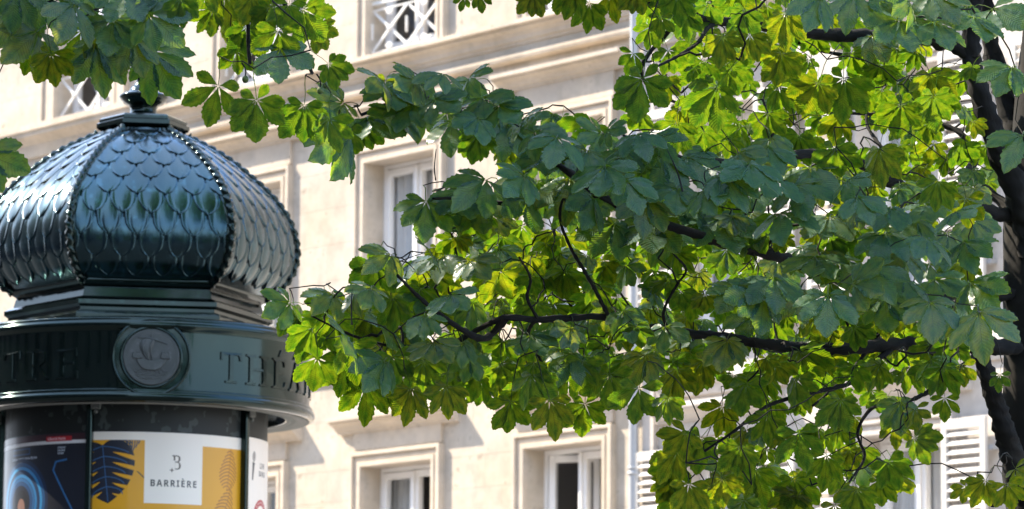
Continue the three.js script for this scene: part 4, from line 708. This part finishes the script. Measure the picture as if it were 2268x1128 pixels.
  // the leaves between them: [row, first and last column, side seen, how far off] on a grid of 54 by 47 pixels
  const fillRows = [
    [0, 26, 33, 'y'], [1, 28, 35, 'y'], [2, 28, 37, 'y'], [3, 28, 39, 'y'], [4, 27, 39, 'y'], [5, 26, 39, 'y'], [6, 28, 40, 'y'], [7, 29, 40, 'y'], [8, 31, 40, 'y'], [9, 32, 40, 'y'], [11, 33, 39, 'y'], [0, 35, 39, 't'], [1, 36, 38, 't'],
    [4, 15, 19, 't'], [5, 16, 20, 't'], [6, 20, 24, 't'], [7, 21, 31, 't'], [8, 20, 32, 't'], [9, 21, 31, 't'], [10, 24, 31, 't'], [9, 33, 39, 't'], [10, 33, 39, 't'], [11, 34, 39, 't'], [12, 31, 39, 't'], [13, 31, 39, 't'], [14, 34, 39, 't'],
    [8, 20, 24, 'd'], [9, 19, 27, 'd'], [10, 19, 30, 'd'], [11, 18, 32, 'g'], [12, 17, 30, 'g'], [13, 15, 31, 'g'], [14, 14, 32, 'g'], [15, 14, 33, 'g'], [16, 14, 38, 'g'], [17, 15, 38, 'g'], [18, 17, 25, 'g'],
    [12, 16, 22, 'd'], [13, 14, 24, 'd'], [14, 13, 26, 'd'], [15, 14, 28, 'd'], [16, 14, 30, 'd'], [17, 17, 30, 'd'],
    [15, 32, 39, 'g'], [15, 33, 39, 'g'], [16, 33, 39, 'g'], [17, 31, 38, 'g'], [18, 30, 37, 'g'], [19, 30, 36, 'g'], [20, 30, 35, 'g'], [21, 29, 35, 'g'], [22, 29, 36, 'g'], [23, 29, 36, 'g'],
  ];
  for (const [r, c0, c1, k] of fillRows) for (let c = c0; c <= c1; c++) {
    const many = k === 'y' ? 1.25 : k === 't' ? 0.8 : k === 'd' ? 0.8 : r > 17 ? 1.05 : 1.45, n = Math.floor(many + R());
    for (let q = 0; q < n; q++) {
      const px = (c + R()) * 54, py = (r + R()) * 47 - 30, t = k === 't' || k === 'd', d = k === 'y' ? 13.2 + R() * 1.1 : t ? 12.4 + R() * 1.0 : 12.5 + R() * 1.4, size = (38 + R() * 34) * 12.5 / d;
      const v = R(), kind = k === 't' ? (v < 0.42 ? 't' : v < 0.78 ? 'd' : 'g') : k === 'd' ? (v < 0.7 ? 'd' : 'g') : k === 'y' ? (v < 0.16 ? 'd' : 'g') : v < 0.2 ? 'd' : 'g';
      const rec = place(px, py, d, (R() - 0.5) * 70, size, kind, t ? 30 + R() * 34 : 14 + R() * 42, R, FILL[Math.floor(R() * FILL.length)]); recs.push(rec);
    }
  }
  // the crown goes on above and to the right of the picture
  for (let q = 0; q < 230; q++) recs.push(place(560 + R() * 900, -110 - R() * 260, 12.2 + R() * 0.7, (R() - 0.5) * 120, 84, 'g', 45 + R() * 40, R, FILL[q % 10]));  // dense unseen patch, added to shade the upper and middle sprays
  for (let q = 0; q < 160; q++) recs.push(place(1900 + R() * 1000, -130 - R() * 800, 12 + R() * 2.4, (R() - 0.5) * 120, 80, 'g', 40 + R() * 40, R, FILL[q % 10]));
  for (let q = 0; q < 110; q++) recs.push(place(2360 + R() * 500, R() * 1000, 12.2 + R() * 2.6, (R() - 0.5) * 120, 80, 'g', 30 + R() * 40, R, FILL[q % 10]));
  const far = [[2330, -60, 13.6], [2300, -400, 13.6], [2260, -900, 13.5]].map((p) => at(...p)); W.push(...far);
  wood(T, 'bough', [[2310, -300, 13.6], [1900, -480, 13.2], [1600, -460, 13.0], [1300, -330, 12.7], [1000, -240, 12.6], [700, -200, 12.5]], 0.04, 0.01, W, 41, 8);
  wood(T, 'bough', [[2290, 300, 13.6], [2500, 200, 13.4], [2760, 150, 13.2]], 0.04, 0.01, W, 42, 8);
  wood(T, 'bough', [[2300, -420, 13.6], [2450, -600, 13.8], [2700, -650, 14.0]], 0.04, 0.01, W, 43, 8);
  twigs(T, recs.map((r) => r.end), W, 51);
  // high crown over the street, seen only mirrored in the column's dome and by the shade it gives
  for (const [i, [x, y, z]] of [[-0.6, 9.6, -15.6], [4.8, 10.2, -13], [2.6, 10.6, -17.2], [1.2, 11.6, -12], [0.4, 8.4, -17]].entries()) part('limb', limb([V(2.0, 7.0 + i * 0.5, -13.9), V(2.0 + (x - 2) * 0.45, 8.4 + i * 0.3, -13.9 + (z + 13.9) * 0.5), V(x, y, z)], 0.06, 0.015, 7, 14, 80 + i, 0.1), BARK, T);
  const high = compoundLeaf(1777, { n: 7, droop: 0.3, N: 6 }), crown = finish(new THREE.InstancedMesh(high.userData.blade, BLADE[1], 1700)), Q = new THREE.Quaternion(), M = new THREE.Matrix4();
  for (let i = 0; i < 1700; i++) {
    let v; do v = V(R() * 2 - 1, R() * 2 - 1, R() * 2 - 1); while (v.length() > 1 || v.length() < 0.35 * R());
    Q.setFromEuler(new THREE.Euler(-0.9 + (R() - 0.5) * 1.2, R() * 6.283, (R() - 0.5) * 0.8, 'YXZ'));
    crown.setMatrixAt(i, M.compose(V(2.2 + v.x * 3.4, 10.2 + v.y * 3.0, -14.6 + v.z * 3.8), Q, V(1, 1, 1).multiplyScalar(0.2 + 0.1 * R())));
  }
  crown.name = 'crown'; crown.userData = { kind: 'stuff' }; T.add(crown);
  hang(T, recs, 300, 52);
  // bare twig ends with dried flower stalks
  for (const [i, p] of [[[965, 400, 12.0], [962, 370, 12.0], [966, 330, 12.0]], [[1512, 425, 12.2], [1500, 380, 12.2], [1475, 325, 12.2]], [[1275, 390, 12.1], [1285, 350, 12.1], [1288, 335, 12.1]], [[779, 720, 12.1], [778, 680, 12.1], [780, 640, 12.1]]].entries()) part('flower_stalk', limb(p.map((q) => at(...q)), 0.0032, 0.0012, 5, 8, i, 0.5), TWIG, T);
}
// ---- the tree whose lowest twigs hang into the picture at the upper left
{
  const T = thing('chestnut_tree', 'horse chestnut sprays with small green fruit hanging in at the upper left', 'tree');
  const W = [], R = rng(991), recs = [], base = V(-3.4, 0, -9.8), D = 11.2;
  const top = at(-500, -420, 10.6);
  part('trunk', limb([base, V(-3.35, 1.5, -9.85), V(-3.3, 3.0, -9.9), V(-3.2, 4.4, -10.0), V(-3.1, 6.2, -10.0)], 0.17, 0.07, 14, 30, 2, 0.06), BARK, T);
  const cL = V(-3.25, 3.6, -9.95);
  const limbPts = (pts, r0, r1, s) => { const g = limb(pts, r0, r1, 8, pts.length * 8, s, 0.15); part('bough', g, BARK, T); const c = new THREE.CatmullRomCurve3(pts, false, 'centripetal'), n = Math.ceil(c.getLength() / 0.05); for (let i = 0; i <= n; i++) W.push(c.getPointAt(i / n)); };
  limbPts([cL, at(-900, -150, 10.6), at(-500, -200, 10.9), at(-100, -160, 11.0), at(200, -150, 11.1), at(480, -170, 11.2), at(700, -190, 11.3)], 0.055, 0.012, 61);
  limbPts([at(20, -155, 11.05), at(90, -40, 11.1), at(125, 20, 11.1), at(170, 42, 11.1), at(212, 58, 11.1)], 0.012, 0.006, 62);
  limbPts([at(540, -175, 11.2), at(548, -60, 11.2), at(549, 40, 11.2), at(550, 100, 11.2), at(553, 142, 11.2)], 0.008, 0.005, 63);
  limbPts([at(600, -180, 11.25), at(612, -40, 11.2), at(632, 14, 11.2), at(652, 60, 11.2), at(668, 110, 11.2), at(692, 164, 11.2)], 0.008, 0.005, 64);
  limbPts([at(-100, -160, 11.0), at(-120, 80, 11.0), at(-110, 250, 11.0)], 0.010, 0.005, 65);
  const list = [[568, 222, 104, 'g', 2, 6], [674, 233, 100, 'g', -4, 8], [483, 190, 100, 'g', -14, 8], [522, 113, 66, 'g', 0, 8], [615, 67, 96, 'g', 4, 8], [727, 141, 66, 'g', 44, 14], [621, 109, 92, 'd', 0, 24], [399, -5, 68, 'g', 4, 8], [494, -14, 104, 'g', 2, 14], [470, 20, 70, 'g', -30, 10], [560, -10, 80, 'g', 10, 8], [670, 20, 94, 'g', 40, 10], [730, 262, 84, 'g', 10, 8], [640, 10, 70, 'g', -10, 10], [700, 60, 66, 'g', 30, 14], [450, -30, 70, 'g', 20, 8], [545, 60, 80, 'g', -10, 10], [596, 20, 70, 'g', 0, 10],
    [208, 98, 110, 'd', 2, 14], [339, 114, 112, 'd', 28, 14], [290, 78, 88, 'd', 8, 14], [250, 44, 88, 'd', -10, 20], [81, 70, 100, 'd', -50, 24], [100, -14, 110, 'd', -16, 18], [200, -34, 96, 'd', 4, 22], [275, -24, 98, 'd', 16, 22], [328, 32, 100, 'd', 44, 22], [10, -36, 84, 'g', -4, 14], [74, 84, 96, 'g', -14, 10], [112, 118, 80, 'g', 10, 10], [-42, 338, 124, 'd', 36, 18], [40, -20, 90, 'd', 30, 26], [160, 10, 90, 'd', -30, 26], [230, 70, 86, 'g', 0, 12], [180, 70, 80, 'g', -20, 14], [150, -60, 90, 'd', 0, 30], [330, -40, 84, 'd', 20, 26], [20, 40, 84, 'd', -30, 30]];
  for (const [x, y, l, k, a, t] of list) recs.push(Object.assign(place(x, y, D + (R() - 0.5) * 0.5, a + (R() - 0.5) * 10, l, k, k === 'd' ? t + 18 : t + 8, R, l < REC_SMALL ? SMALL[0] : undefined), { key: 1 }));
  for (let q = 0; q < 80; q++) recs.push(place(-500 + R() * 1100, -150 - R() * 450, 12.7 + R() * 1.5, (R() - 0.5) * 120, 86, 'g', 45 + R() * 40, R, FILL[q % 10]));  // unseen leaves added to throw dappled shade on the lower foliage
  for (let q = 0; q < 70; q++) recs.push(place(-620 + R() * 480, -210 - R() * 300, 11.3 + R() * 0.7, (R() - 0.5) * 120, 90, 'g', 45 + R() * 40, R, FILL[q % 10]));  // more unseen leaves, added to keep the upper-left sprays in shade
  for (let q = 0; q < 60; q++) recs.push(place(-700 + R() * 1600, -220 - R() * 500, 10.4 + R() * 2.4, (R() - 0.5) * 120, 90, 'g', 40 + R() * 40, R, FILL[q % 10]));
  limbPts([V(-3.15, 5.2, -10), at(-500, -420, 12.0), at(0, -400, 13.2), at(500, -360, 13.6)], 0.05, 0.01, 67);
  limbPts([V(-3.1, 6.0, -10), at(-300, -600, 11.2), at(300, -560, 11.6), at(800, -480, 11.8)], 0.05, 0.01, 66);
  twigs(T, recs.map((r) => r.end), W, 71);
  hang(T, recs, 60, 72);
  const fruitMat = phys({ color: lin(0.10, 0.17, 0.03), map: leafPrint[1], roughness: 0.7, clearcoat: 0.1 });
  for (const [x, y, r] of [[543, 176, 7.5], [721, 189, 7], [709, 201, 7.5], [661, 12, 6.5]]) {
    const g = new THREE.SphereGeometry(1, 14, 12), p = g.attributes.position, q = rng(x); for (let i = 0; i < p.count; i++) { const k = 1 + 0.08 * Math.sin(p.getX(i) * 17) * Math.sin(p.getY(i) * 19) * Math.sin(p.getZ(i) * 15); p.setXYZ(i, p.getX(i) * k, p.getY(i) * k * 1.08, p.getZ(i) * k); } g.computeVertexNormals();
    const f = part('chestnut_fruit', g, fruitMat, T), s = r / FOC * D; f.position.copy(at(x, y, D)); f.scale.setScalar(s);
    part('fruit_stalk', limb([at(x, y - r, D), at(x + 1, y - r - 14, D), at(x - 8, y - r - 30, D)], 0.0022, 0.0025, 5, 5), TWIG, T);
  }
}

renderer.setSize(1024, 509);
renderer.render(scene, camera);
